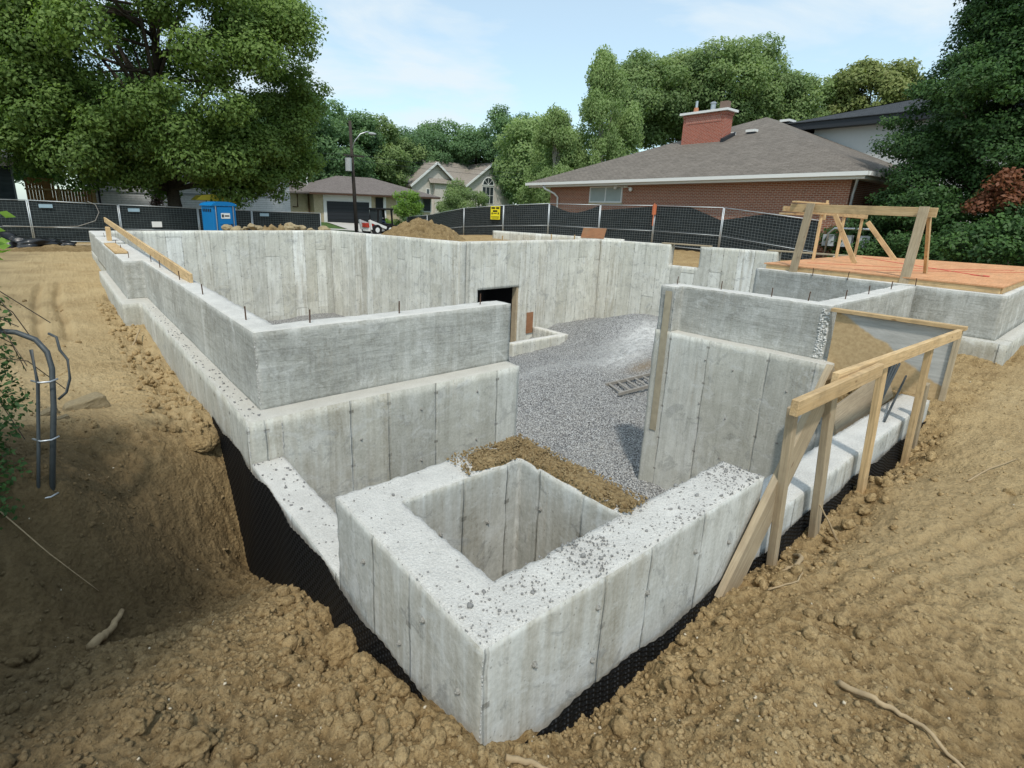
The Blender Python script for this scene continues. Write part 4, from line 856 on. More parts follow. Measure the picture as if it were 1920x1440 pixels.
# yellow warning sign
sg = empty('warning_sign', (22.4, 26.4, 1.0), label='yellow warning sign hung on the black screened fence', cat='sign')
def sign(parent, o_, ex, ez, W, H, mat, name, off=0):
    ex = Vector(ex).normalized(); nz_ = ex.cross(Vector((0, 0, 1))); o_ = Vector(o_) + nz_ * off; V = [o_, o_ + ex * W, o_ + ex * W + Vector((0, 0, H)), o_ + Vector((0, 0, H))]
    V2 = [v + nz_ * .006 for v in V]; return meshobj(name, V + V2, [(3, 2, 1, 0), (4, 5, 6, 7), (0, 1, 5, 4), (1, 2, 6, 5), (2, 3, 7, 6), (3, 0, 4, 7)], M[mat], parent)
e_ = Vector((.12, -1, 0)); so_ = (22.37, 27.05, 1.02)
sign(sg, so_, e_, 0, .82, .82, 'yellow', 'sign_board', .05)
nn_ = e_.normalized().cross(Vector((0, 0, 1))); ctr = Vector(so_) + e_.normalized() * .41 + nn_ * .062
for (u0, u1, z0_, z1_) in [(-.34, -.02, .66, .76), (.06, .34, .66, .76), (-.2, .18, .47, .57), (-.16, .14, .36, .40), (-.34, .34, .15, .18), (-.3, .3, .07, .09)]:
    q = ctr + e_.normalized() * u0; sign(sg, q + Vector((0, 0, z0_)), e_, 0, u1 - u0, z1_ - z0_, 'black', 'print_line', 0)
for s_ in (-1, 1):
    c = ctr + e_.normalized() * (.27 * s_) + Vector((0, 0, .32)); ex_ = e_.normalized() * .075
    meshobj('warning_triangle', [c - ex_ + nn_ * .002, c + ex_ + nn_ * .002, c + Vector((0, 0, .16)) + nn_ * .002], [(0, 1, 2)], M['black'], sg)
# white notice on left fence
nt_ = sign(None, (3.95, 31.93, .30), (1, 0, 0), 0, .45, .28, 'white', 'notice_board'); tag(nt_, 'small white notice tied low on the left fence', 'sign')

# ================================================================== PORTABLE TOILET
T = empty('portable_toilet', (6.42, 28.6, -.55), math.radians(14), 'bright blue portable toilet standing before the black fence', 'portable toilet')
W_ = .56
def tb(name, x0, x1, y0, y1, z0, z1, mat, par=T, bev=.02):
    o = MB().box(x0, x1, y0, y1, z0, z1).build(name, M[mat], par, world=False); b = o.modifiers.new('b', 'BEVEL'); b.width = bev; b.segments = 2; return o
tb('cabin', -W_, W_, -W_, W_, .12, 1.98, 'blue'); tb('skid', -W_ - .03, W_ + .03, -W_ - .03, W_ + .03, 0, .12, 'black')
dr = tb('door', -.36, .36, -W_ - .035, -W_ - .002, .2, 1.95, 'blue')
for z_ in (.45, .75, .95, 1.15): tb('door_rib', -.28, .28, -W_ - .05, -W_ - .036, z_, z_ + .05, 'blue', dr, .01)
tb('handle', .26, .32, -W_ - .06, -W_ - .036, 1.0, 1.16, 'black', dr, .008); tb('door_sign', -.2, .24, -W_ - .045, -W_ - .036, 1.40, 1.66, 'white', dr, .003)
tb('door_emblem', -.17, -.07, -W_ - .05, -W_ - .046, 1.46, 1.60, 'dark', dr, .002); tb('sign_text', -.03, .20, -W_ - .05, -W_ - .046, 1.50, 1.56, 'dark', dr, .002)
for x_ in (-.45, .40):
    tb('door_rail', x_, x_ + .04, -W_ - .05, -W_ - .003, .15, 2.02, 'steel', T, .012)
m = MB(); n = 12; prof = [(-W_ - .06, 1.99)] + [((-W_ - .04) * math.cos(PI * k / n), 2.02 + .17 * math.sin(PI * k / n)) for k in range(n + 1)] + [(W_ + .06, 1.99)]
m.prism(prof, -W_ - .06, W_ + .06, 'y'); m.build('roof', M['blue'], T, world=False)
for k in range(5): tb('vent_slot', -W_ - .012, -W_ - .002, -.4 + .18 * k, -.3 + .18 * k, 1.7, 1.85, 'black', T, .002)
ya = MB().prism([(6.3, 1.72), (6.6, 1.98), (7.3, 2.06), (8.0, 1.88), (8.45, 1.60), (7.4, 1.70)], 32.9, 34.4, 'y').build('yellow_awning', M['yellow_cloth']); tag(ya, 'yellow cloth shade showing above the blue toilet', 'awning')

# black tarp pile and debris by the left fence
tp = empty('tarp_heap', (-.7, 27.5, -.4), label='crumpled black plastic sheeting on the soil by the left fence', cat='tarp')
for i, (a, b, r_) in enumerate([(-1.45, 27.9, .7), (-.75, 27.6, .8), (.0, 27.9, .55)]):
    MB().blob((a, b, Gs(a, b) + .12), (r_, r_ * .7, .42 - .1 * i), 4, .45, i, 2.4).build('sheeting_fold', M['tarp'], tp, smooth=False)
heap('soil_mound', -.2, 27.0, 1.7, .9, .16, 'low grey soil mound in front of the black sheeting', 'soil heap', n=50, seed=14)
heap('soil_mound', .45, 26.6, 1.2, .7, .16, 'soil mound beside the far left wall corner', 'soil heap', n=50, seed=15)

# gate pipe
gp = empty('bent_pipe_post', (-.27, 4.05, -.4), label='dark bent steel gate post with hinge rod standing in the shaded soil', cat='post')
MB().tube([(-1.4, 4.75, .80), (-.9, 4.55, .76), (-.48, 4.38, .72), (-.28, 4.27, .70), (-.19, 4.20, .655), (-.145, 4.15, .58), (-.135, 4.12, .48), (-.16, 4.07, .25), (-.27, 3.99, -.45)], .0165, 12).build('bent_pipe', M['steel_dull'], gp, smooth=True)
MB().tube([(-.215, 4.08, .62), (-.215, 4.07, .40), (-.27, 4.02, 0), (-.33, 3.96, -.4)], .010, 8).build('hinge_rod', M['steel_dull'], gp, smooth=True)
MB().tube([(-.12, 4.13, .70), (-.085, 4.09, .68), (-.08, 4.08, .60), (-.05, 4.05, .54), (-.055, 4.04, .42), (-.085, 4.05, .33), (-.13, 4.06, .29)], .008, 8).build('latch_rod', M['steel_dull'], gp, smooth=True)
for a, b, z_ in [(-.155, 4.09, .42), (-.20, 4.04, .06), (-.255, 4.0, -.30)]: MB().tube([(a - .09, b + .02, z_), (a - .05, b - .035, z_ - .005), (a, b - .045, z_ - .006), (a + .04, b - .02, z_)], .006, 8).build('pipe_clamp', M['steel'], gp, smooth=True)

# ================================================================== SKID STEER with operator
SK = empty('skid_steer', (18.6, 35.2, Gs(18.6, 35.2)), math.radians(8), 'white and black skid steer loader working behind the foundation', 'loader')
def sb(name, x0, x1, y0, y1, z0, z1, mat, par=SK): return tb(name, x0, x1, y0, y1, z0, z1, mat, par, .03)
sb('chassis', -1.3, .9, -.5, .5, .3, .6, 'white')
for sx in (-.75, .55):
    for sy in (-.82, .58):
        w_ = MB().tube([(sx, sy, .42), (sx, sy + .24, .42)], .42, 20).build('wheel', M['black'], SK, world=False, smooth=False); MB().tube([(sx, sy - .01, .42), (sx, sy + .25, .42)], .2, 14).build('rim', M['white'], w_, world=False)
for (x_, y_) in [(-.55, -.55), (.95, -.55), (-.55, .5), (.95, .5)]: MB().beam((x_, y_, .7), (x_ * .86 + .02, y_, 2.05), .12, .10, (0, 1, 0)).build('cab_pillar', M['black'], SK, world=False)
sb('cab_roof', -.62, 1.0, -.66, .6, 2.0, 2.14, 'black'); MB().box(-.5, .85, .49, .5, .9, 2.0).build('cab_glass', M['glass'], SK, world=False); MB().box(-.53, -.52, -.5, .5, .9, 2.0).build('cab_glass', M['glass'], SK, world=False)
MB().box(-.50, -.1, -.56, -.55, .95, 1.98).build('cab_glass', M['glass'], SK, world=False); sb('cab_sill', -.55, .9, -.6, .55, .55, .92, 'black'); sb('seat', -.35, -.1, -.25, .25, .9, 1.6, 'dark')
for sy in (-.74, .64): MB().beam((-1.45, sy, 1.12), (.75, sy, .38), .1, .2).build('lift_arm', M['white'], SK, world=False); MB().beam((-1.45, sy, 1.18), (-1.3, sy, .45), .1, .2, (0, 1, 0)).build('arm_upright', M['white'], SK, world=False)
sb('engine_hood', -1.40, -.62, -.4, .4, .6, .95, 'red'); MB().prism([(1.1, .1), (1.9, .1), (1.75, .35), (1.2, .8)], -.9, .9, 'y').build('bucket', M['dark'], SK, world=False)
for s_ in (-.5, .5): sb('work_lamp', 1.0, 1.06, s_ - .09, s_ + .09, 1.92, 2.03, 'white')
def person(loc, rz):
    R_ = empty('person', loc, rz, 'operator in a grey shirt sitting inside the skid steer cab', 'person')
    me = bpy.data.meshes.new('body'); J = [((0, 0, .15), .16), ((0, 0, .38), .15), ((0, 0, .58), .17), ((0, 0, .70), .065), ((.02, 0, .79), .07), ((.02, 0, .88), .10), ((.01, 0, .97), .075),
        ((-.02, .20, .60), .06), ((.10, .25, .36), .05), ((.36, .16, .36), .035), ((-.02, -.20, .60), .06), ((.10, -.25, .36), .05), ((.36, -.16, .36), .035),
        ((.12, .11, .12), .09), ((.46, .12, .12), .065), ((.52, .12, -.28), .05), ((.62, .12, -.32), .04), ((.12, -.11, .12), .09), ((.46, -.12, .12), .065), ((.52, -.12, -.28), .05), ((.62, -.12, -.32), .04)]
    E_ = [(0, 1), (1, 2), (2, 3), (3, 4), (4, 5), (5, 6), (2, 7), (7, 8), (8, 9), (2, 10), (10, 11), (11, 12), (0, 13), (13, 14), (14, 15), (15, 16), (0, 17), (17, 18), (18, 19), (19, 20)]
    me.from_pydata([j[0] for j in J], E_, []); o = bpy.data.objects.new('body', me); COL.objects.link(o); o.parent = R_
    sk = o.modifiers.new('s', 'SKIN')
    for v, j in zip(me.skin_vertices[0].data, J): v.radius = (j[1], j[1])
    me.skin_vertices[0].data[0].use_root = True
    sd_ = o.modifiers.new('d', 'SUBSURF'); sd_.levels = sd_.render_levels = 2
    bpy.context.view_layer.update(); dg = bpy.context.evaluated_depsgraph_get(); nm = bpy.data.meshes.new_from_object(o.evaluated_get(dg)); o.modifiers.clear(); o.data = nm
    nm.materials.clear()
    for k in ('shirt', 'skin', 'jeans'): nm.materials.append(M[k])
    for p in nm.polygons:
        c = p.center; p.material_index = 1 if (c.z > .69 or c.x > .26 and c.z > .28) else (2 if c.z < .20 else 0); p.use_smooth = True
    MB().blob((0, 0, .93), (.115, .105, .075), 2, .05).build('hair', M['rust'], R_, world=False, smooth=True)
    return R_
SK.scale = (.88, .88, .88)
P1 = person((18.55, 35.15, Gs(18.6, 35.2) + .82), math.radians(8))

# ================================================================== HOUSES
def part(name, m, mat, par, **k): return m.build(name, M[mat], par, **k)
def hip_roof(par, x0, x1, y0, y1, z0, h, mats, axis='x', run=None, th=.12, name='roof'):
    """hip roof over the rectangle; ridge along axis"""
    if axis == 'x': r = run or (y1 - y0) / 2; ym = (y0 + y1) / 2; A_, B_ = (x0 + r, ym, z0 + h), (x1 - r, ym, z0 + h)
    else: r = run or (x1 - x0) / 2; xm = (x0 + x1) / 2; A_, B_ = (xm, y0 + r, z0 + h), (xm, y1 - r, z0 + h)
    c = [(x0, y0, z0), (x1, y0, z0), (x1, y1, z0), (x0, y1, z0)]; d = [(a, b, z - th) for a, b, z in c]
    V = c + d + [A_, B_]
    if axis == 'x': F = [(0, 1, 9, 8), (1, 2, 9), (2, 3, 8, 9), (3, 0, 8)]; mi = [1, 0, 1, 0]
    else: F = [(0, 1, 8), (1, 2, 9, 8), (2, 3, 9), (3, 0, 8, 9)]; mi = [1, 0, 1, 0]
    F += [(0, 4, 5, 1), (1, 5, 6, 2), (2, 6, 7, 3), (3, 7, 4, 0), (7, 6, 5, 4)]; mi += [0] * 5
    return meshobj(name, V, F, None, par, True, False, [M[m_] for m_ in mats], mi)
def window(par, p, ex, W, H, n=(0, -1, 0), frame='white', glass='glass', mull=1, d=.07, name='window', rail=False):
    p = Vector(p); ex = Vector(ex); n = Vector(n); up = Vector((0, 0, 1)); m = MB(); f = .07
    def bar(a0, a1, b0, b1, dd, mm):
        c = p + ex * ((a0 + a1) / 2) + up * ((b0 + b1) / 2) + n * (dd / 2 + .003); mm.beam(c - ex * (a1 - a0) / 2, c + ex * (a1 - a0) / 2, dd, b1 - b0, up)
    bar(0, W, 0, f, d, m); bar(0, W, H - f, H, d, m); bar(0, f, f, H - f, d, m); bar(W - f, W, f, H - f, d, m)
    for k in range(mull): a = W * (k + 1) / (mull + 1); bar(a - .03, a + .03, f, H - f, d * .9, m)
    if rail: bar(f, W - f, H * .5 - .025, H * .5 + .025, d * .8, m)
    w_ = part(name, m, frame, par); g = MB(); bar(f, W - f, f, H - f, d * .35, g); part('pane', g, glass, w_); return w_

# ---- red brick bungalow
BH = empty('brick_house', (26, 8.35, .2), label='red brick bungalow with large grey brown hip roof on the right', cat='house')
bw = MB(); bw.box(26, 58, 8.35, 25.4, -.6, 3.12); part('wall', bw, 'brick_red', BH)
hip_roof(BH, 25.35, 59, 7.66, 27.0, 3.42, 4.36, ['shin_brn', 'shin_brn_x'], 'x', 11.6, .05)
part('soffit', MB().box(25.42, 58.9, 7.75, 26.9, 3.12, 3.30), 'white', BH)
part('gutter', MB().prism([(25.22, 3.40), (25.22, 3.28), (25.26, 3.22), (25.40, 3.22), (25.40, 3.40)], 7.6, 27.05, 'y') if False else MB().box(25.24, 25.40, 7.62, 27.05, 3.24, 3.40), 'white', BH)
part('gutter', MB().box(25.41, 58.9, 7.56, 7.70, 3.24, 3.40), 'white', BH)
window(BH, (26, 22.05, 2.18), (0, -1, 0), 2.4, .92, (-1, 0, 0), 'white', 'curtain', 1)
part('window_sill', MB().box(25.93, 26.0, 19.6, 22.1, 2.08, 2.175), 'brick_tan', BH)
MB().tube([(25.35, 25.55, 3.24), (25.4, 25.3, 3.0), (25.7, 24.75, 2.72), (25.85, 24.6, 2.5), (25.87, 24.6, .1)], .06, 8).build('downspout', M['white'], BH, smooth=True)
MB().tube([(25.5, 8.0, 3.24), (25.75, 8.1, 2.95), (25.92, 8.2, 2.6), (25.92, 8.25, .2)], .055, 8).build('downspout', M['fsteel'], BH, smooth=True)
fl = MB().box(25.9, 26.0, 19.35, 19.55, 3.0, 3.1).build('flood_light', M['white'], BH); MB().blob((25.8, 20.05, 3.02), (.11, .11, .11), 2, 0).build('lamp_head', M['white'], fl, smooth=True); MB().blob((25.8, 19.0, 2.90), (.11, .11, .13), 2, 0).build('lamp_head', M['white'], fl, smooth=True); MB().tube([(25.85, 20.0, 3.06), (25.9, 19.45, 3.05), (25.85, 19.05, 2.98)], .025, 6).build('lamp_arm', M['white'], fl)
for yv, xv in [(17.45, 33.0), (16.25, 33.2)]:
    zv = 3.42 + 4.36 * (xv - 25.35) / 11.6; o = MB().box(xv - .28, xv + .1, yv - .28, yv + .28, zv + .02, zv + .16).build('roof_vent', M['white'], BH); b_ = MB().box(xv - .25, xv + .1, yv - .22, yv + .22, zv - .12, zv + .02).build('vent_box', M['dark'], o)
for xv, yv in [(38.4, 16.6), (40.3, 16.3), (41.2, 15.9), (42.3, 15.2)]:
    zv = 7.78 - max(0, (17.33 - yv)) * .451; o = MB().box(xv - .5, xv + .5, yv - .3, yv + .3, zv + .1, zv + .24).build('roof_vent', M['white'], BH); MB().box(xv - .35, xv + .35, yv - .22, yv + .22, zv - .3, zv + .1).build('vent_box', M['dark'], o)
cc = MB().box(31.8, 32.7, 17.30, 19.95, 4.0, 7.35); ch = part('chimney', cc, 'brick_chim', BH)
part('soldier_course', MB().box(31.78, 32.72, 17.5, 19.75, 7.0, 7.352), 'brick_sold', ch); part('chimney_band', MB().box(31.76, 32.74, 17.26, 19.99, 7.353, 7.52), 'brick_chim', ch)
part('chimney_cap', MB().box(31.6, 32.9, 17.10, 20.15, 7.53, 7.66), 'white', ch)
f1 = MB().cyl((32.3, 19.5, 7.7), .16, .3, 12, .13); f1.build('chimney_pot', M['brick_tan'] if False else simple('clay_pot', (.42, .18, .10), .8), ch); MB().cyl((32.3, 19.5, 8.0), .08, .38, 10).build('flue_pipe', M['steel'], ch)
MB().cyl((32.3, 18.4, 7.7), .14, .42, 12).build('flue_pipe', M['steel'], ch); MB().cyl((32.3, 18.4, 8.12), .21, .08, 12, .1).build('flue_hat', M['steel'], ch)
MB().box(32.05, 32.45, 17.4, 17.85, 7.66, 8.12).build('chimney_pot', simple('clay_flue', (.20, .14, .11), .9), ch)
part('flashing', MB().prism([(31.6, 5.78), (32.9, 6.29), (32.9, 6.47), (31.6, 5.98)], 17.1, 17.297, 'y'), 'dark', ch)
# gas meters and rail at the house corner
gm = empty('gas_meter', (22.3, 7.4, .1), label='grey gas meters and pipe loops by the brick house corner', cat='meter')
for i in range(3): MB().box(24.5, 24.75, 6.9 + .6 * i, 7.3 + .6 * i, .5, .95).build('meter_box', M['transf'], gm)
MB().tube([(24.4, 8.3, 0), (24.4, 8.3, 1.0), (24.4, 8.1, 1.2), (24.4, 6.9, 1.2), (24.4, 6.7, 1.0), (24.4, 6.7, 0)], .045, 8).build('pipe_loop', M['steel'], gm, smooth=True)

# ---- white building behind the bungalow
WB = empty('grey_house', (38, 11, 0), label='tall pale rendered house with black eaves behind the brick bungalow', cat='house')
part('wall', MB().box(38.6, 52, 2, 15.0, 0, 6.95), 'stucco', WB); part('fascia', MB().prism([(1.0, 6.95), (16.2, 6.95), (16.2, 7.35), (1.0, 7.35)], 37.9, 53, 'x'), 'dark', WB)
hip_roof(WB, 37.8, 53, .9, 16.4, 7.40, 2.2, ['shin_dark', 'shin_dark'], 'x', None, .04)

# ---- buff brick bungalow across the street
RN = empty('bungalow', (20, 52, -.05), label='buff brick bungalow with dark garage door and mauve brown roof across the street', cat='house')
part('wall', MB().box(20.4, 34.0, 52, 62, -.3, 2.75), 'brick_tan', RN)
part('garage_surround', MB().box(21.35, 26.6, 51.94, 51.99, -.05, 2.72), 'white', RN)
gd = part('garage_door', MB().box(21.7, 26.3, 51.88, 51.935, 0, 2.1), 'dark', RN)
for k in range(1, 6): part('panel_groove', MB().box(21.7, 26.3, 51.87, 51.878, .35 * k - .012, .35 * k + .012), 'black', gd)
dd = part('front_door', MB().box(27.1, 27.95, 51.9, 51.98, .25, 2.6), 'black', RN); part('door_frame', MB().box(27.98, 28.3, 51.9, 51.98, .25, 2.7), 'white', dd)
window(RN, (29.6, 52, 1.25), (1, 0, 0), 4.5, 1.6, (0, -1, 0), 'white', 'curtain', 2, name='window')
part('window', MB().box(33.0, 33.9, 51.86, 51.9, 1.4, 2.7), 'glass', RN)
part('step', MB().box(27.0, 29.2, 50.6, 51.98, -.2, .2), 'drive', RN)
hip_roof(RN, 19.6, 34.8, 51.1, 63, 2.92, 1.95, ['shin_mauve', 'shin_mauve'], 'x', 5.5, .16)
part('fascia', MB().box(19.65, 34.7, 51.08, 51.2, 2.70, 2.86), 'rust', RN)
MB().cyl((20.6, 54.0, 3.6), .07, 1.5, 8).build('vent_pipe', M['white'], RN)
for x_ in (19.9, 18.3): pass
RG = empty('side_extension', (17.2, 54, 0), label='lower buff side wing left of the garage with brown downspouts', cat='house'); part('wall', MB().box(16.9, 20.38, 53.2, 61, -.3, 2.75), 'brick_tan', RG); hip_roof(RG, 16.4, 21.6, 52.3, 62, 2.9, 1.55, ['shin_mauve', 'shin_mauve'], 'y', 2.6, .14)
MB().tube([(19.2, 53.1, 2.7), (19.2, 53.1, 1.5), (18.7, 53.1, 1.5)], .06, 6).build('drain_pipe', M['rust'], RG); MB().tube([(20.25, 53.0, 2.8), (20.3, 53.0, 0)], .06, 6).build('drain_pipe', M['rust'], RG)
part('window', MB().box(17.3, 18.1, 53.12, 53.19, 1.2, 2.4), 'glass', RG)

# ---- beige gabled house
GH = empty('gabled_house', (52, 66, 0), label='two storey beige gabled house with arched window behind the trees', cat='house')
def gable(par, x0, x1, y0, y1, z0, zh, name='wall'):
    xm = (x0 + x1) / 2; part(name, MB().prism([(x0, -.5), (x1, -.5), (x1, z0), (xm, zh), (x0, z0)], y0, y1, 'y'), 'siding_beige', par)
    V = [(x0 - .5, y0 - .5, z0 - .3), (xm, y0 - .5, zh + .25), (x1 + .5, y0 - .5, z0 - .3)]; V += [(a, y1 + .3, c) for a, b, c in V]; V += [(a, b, c - .22) for a, b, c in V]
    F = [(0, 3, 4, 1), (1, 4, 5, 2), (6, 7, 10, 9), (7, 8, 11, 10), (0, 1, 7, 6), (1, 2, 8, 7), (3, 9, 10, 4), (4, 10, 11, 5), (0, 6, 9, 3), (2, 5, 11, 8)]
    meshobj('roof', V, F, M['shin_tan'], par)
    m = MB(); m.beam((x0 - .52, y0 - .55, z0 - .40), (xm, y0 - .55, zh + .12), .08, .28); m.beam((xm, y0 - .55, zh + .12), (x1 + .52, y0 - .55, z0 - .40), .08, .28); part('barge_board', m, 'white', par)
gable(GH, 49.6, 59.0, 66, 80, 5.4, 8.5); gable(GH, 41.0, 49.0, 67.5, 80, 5.1, 8.0)
V = [(43.5, 66.6, 5.3), (58, 66.6, 5.3), (56, 71, 8.75), (44.9, 71, 8.75), (38.6, 68, 5.2), (42.5, 68, 5.2), (42.5, 71, 6.9), (40.5, 71, 6.9)]; meshobj('roof', V, [(0, 1, 2, 3), (4, 5, 6, 7)], M['shin_tan'], GH)
part('wall', MB().box(44.6, 51, 67.0, 80, -.5, 5.5), 'siding_beige', GH)
window(GH, (52.6, 66, 2.6), (1, 0, 0), 2.3, 2.6, (0, -1, 0), 'white', 'glass', 2, rail=True)
ar = MB().prism([(53.75 + 1.05 * math.cos(PI * k / 12), 5.45 + 1.05 * math.sin(PI * k / 12)) for k in range(13)], 65.93, 65.99, 'y'); aw = part('arched_window', ar, 'glass', GH)
m = MB(); m.tube([(53.75 + 1.1 * math.cos(PI * k / 12), 65.92, 5.45 + 1.1 * math.sin(PI * k / 12)) for k in range(13)], .09, 5); m.beam((52.65, 65.92, 5.42), (54.85, 65.92, 5.42), .1, .12)
for k in (3, 6, 9): m.beam((53.75, 65.92, 5.45), (53.75 + 1.05 * math.cos(PI * k / 12), 65.92, 5.45 + 1.05 * math.sin(PI * k / 12)), .05, .05)
part('window_frame', m, 'white', aw)
for x_ in (43.4, 46.6): window(GH, (x_, 67.0 if x_ > 45 else 67.5, 3.0), (1, 0, 0), .6, 1.5, (0, -1, 0), 'white', 'glass', 0)
GD = empty('small_gable_roof', (60, 60, 0), label='small dark gabled porch roof behind the right fence', cat='porch'); part('wall', MB().box(57.6, 63, 60, 64, 0, 2.4), 'siding_beige', GD)
meshobj('roof', [(56.8, 59.5, 2.3), (64, 59.5, 2.3), (64, 64, 4.2), (56.8, 64, 4.2), (58.6, 59.3, 2.5), (60.0, 59.3, 3.9), (61.4, 59.3, 2.5), (60, 64, 3.95)], [(0, 1, 2, 3), (4, 5, 7), (5, 6, 7), (4, 6, 5)], M['shin_brn_x'], GD)

# ---- white sided house behind the maple
WH = empty('white_house', (2.2, 46, -.4), label='long white sided house half hidden behind the big maple', cat='house')
part('wall', MB().box(2.2, 16.0, 46, 56, -.6, 4.3), 'siding_white', WH); hip_roof(WH, 1.4, 16.8, 45.3, 57, 4.45, 2.1, ['bluegrey', 'bluegrey'], 'x', None, .12)
part('trim_band', MB().box(2.2, 16.02, 45.95, 45.995, 2.15, 2.28), 'transf', WH); MB().tube([(2.75, 45.9, 4.2), (2.75, 45.9, -.4)], .07, 6).build('downspout', M['black'], WH)
for x_, z_, w_, h_ in [(5.2, 2.6, 1.5, 1.3), (8.6, 2.6, 1.7, 1.3), (12.2, 2.6, 1.6, 1.3), (11.0, .2, 2.6, .75)]: window(WH, (x_, 46, z_), (1, 0, 0), w_, h_, (0, -1, 0), 'white' if h_ > 1 else 'dark', 'glass', 1)
LH = empty('distant_house', (-3, 48, 0), label='pale house roof glimpsed behind the leaves at the far left', cat='house'); part('wall', MB().box(-9, -2.2, 50, 58, -.5, 4.2), 'siding_beige', LH); hip_roof(LH, -10, -1.2, 49, 59, 4.2, 2.6, ['shin_tan', 'shin_tan'], 'y', None, .15)
GT = empty('board_gate', (.8, 41, 0), label='orange brown cedar board fence with gate behind the left screen fence', cat='fence')
m = MB()
for k in range(22): m.box(-1.0 + .15 * k, -.86 + .15 * k, 41.0, 41.03, -.5, 2.75 if k < 9 else 2.15)
part('board_panel', m, 'cedar_boards', GT); m = MB(); m.box(-1.05, 2.35, 40.94, 41.0, 1.35, 1.45); m.box(.45, .58, 40.9, 41.0, -.4, 2.3); m.box(2.1, 2.25, 40.9, 41, -.4, 2.3); m.box(-1.05, 2.35, 40.93, 40.995, 2.06, 2.16); part('gate_frame', m, 'lumber', GT)
NF = empty('tall_screen', (-4.0, 36, 0), label='tall dark green fabric screen at the far left behind the fence', cat='screen'); part('fabric', MB().box(-7, -1.35, 36.4, 36.45, -.5, 3.1), 'screen', NF); part('post', MB().box(-1.35, -1.27, 36.36, 36.46, -.5, 3.15), 'steel_dull', NF)

# ---- street, drives, lawns (4 mm steps above each other follow the ground)
def drape(name, x0, x1, y0, y1, dz, mat, st=1.0):
    a = np.arange(x0, x1 + .01, st); b = np.arange(y0, y1 + .01, st); A, B = np.meshgrid(a, b); n1, n2 = A.shape; idx = np.arange(n1 * n2).reshape(n1, n2)
    F = np.stack([idx[:-1, :-1], idx[:-1, 1:], idx[1:, 1:], idx[1:, :-1]], -1).reshape(-1, 4)
    o = meshobj(name, np.stack([A, B, gbase(A, B) + dz], -1).reshape(-1, 3), F, M[mat], smooth=True); return tag(o, kind='structure')
drape('lawn', -40, 90, 33.0, 66, .045, 'lawn'); drape('road', -60, 90, 39.5, 44.5, .075, 'asphalt'); drape('driveway', 21.3, 27, 44.5, 52, .105, 'drive'); drape('pavement', -50, 80, 45.3, 46.5, .10, 'drive')
drape('driveway', 15.5, 20.5, 33.5, 39.5, .09, 'drive')

# ---- utility pole
UP = empty('utility_pole', (19.05, 40, -.5), label='dark wooden utility pole with grey transformer and curved street lamp', cat='utility pole')
MB().tube([(19.12, 40, -.7), (18.85, 40, 7.9)], [.16, .11], 10).build('pole', M['pole'], UP, smooth=True)
MB().tube([(18.9, 39.9, 5.9), (19.1, 39.75, 6.5), (19.5, 39.6, 7.0), (20.0, 39.5, 7.2), (20.3, 39.5, 7.15)], .045, 8).build('lamp_arm', M['steel'], UP, smooth=True)
MB().blob((20.45, 39.5, 7.10), (.34, .13, .10), 2, 0).build('lamp_head', M['transf'], UP, smooth=True)
tf = MB().cyl((18.5, 39.75, 4.25), .25, .95, 14).build('transformer', M['transf'], UP); MB().cyl((18.42, 39.75, 5.2), .05, .2, 6).build('bushing', M['dark'], tf); MB().cyl((18.6, 39.75, 5.2), .05, .2, 6).build('bushing', M['dark'], tf)
MB().box(18.2, 19.9, 39.85, 39.95, 5.35, 5.45).build('cross_arm', M['pole'], UP)
for k, (z0_, z1_) in enumerate([(5.5, 5.6), (5.1, 5.3)]):
    pts = [Vector((18.9, 39.9, z0_)).lerp(Vector((60, 30, z1_ + 1)), i / 14) - Vector((0, 0, 1.2 * math.sin(PI * i / 14))) for i in range(15)]
    pts2 = [Vector((18.9, 39.9, z0_)).lerp(Vector((-30, 45, z1_ + 1)), i / 14) - Vector((0, 0, 1.0 * math.sin(PI * i / 14))) for i in range(15)]
    o = MB().tube(pts, .012, 5).build('overhead_wire', M['dark']); tag(o, ('upper' if k == 0 else 'lower') + ' thin power wire running from the pole to the right', 'wire'); o = MB().tube(pts2, .012, 5).build('overhead_wire', M['dark']); tag(o, ('upper' if k == 0 else 'lower') + ' thin power wire running from the pole to the left', 'wire')

# ================================================================== TREES
M['leaf_maple'] = leaf_mat('leaf_maple', (.067, .113, .029), (.159, .244, .060), (.304, .403, .116), .42); M['leaf_dark'] = leaf_mat('leaf_dark', (.053, .100, .045), (.112, .200, .085), (.219, .331, .131), .38)
M['leaf_birch'] = leaf_mat('leaf_birch', (.125, .188, .069), (.237, .331, .125), (.375, .475, .200), .42); M['leaf_oak'] = leaf_mat('leaf_oak', (.081, .125, .050), (.188, .269, .100), (.350, .425, .163), .4)
M['leaf_yellow'] = leaf_mat('leaf_yellow', (.089, .127, .037), (.202, .240, .076), (.329, .341, .127)); M['leaf_cedar'] = leaf_mat('leaf_cedar', (.018, .043, .013), (.045, .100, .025), (.106, .200, .048), .2) or leaf_mat('leaf_cedar', (.011, .033, .010), (.033, .084, .019), (.094, .186, .037), .15)
M['leaf_red'] = leaf_mat('leaf_red', (.076, .044, .044), (.152, .089, .089), (.228, .152, .140)); M['leaf_brown'] = leaf_mat('leaf_brown', (.101, .037, .019), (.202, .076, .037), (.278, .127, .063)); M['leaf_lime'] = leaf_mat('leaf_lime', (.089, .164, .025), (.177, .304, .051), (.304, .481, .101), .4)
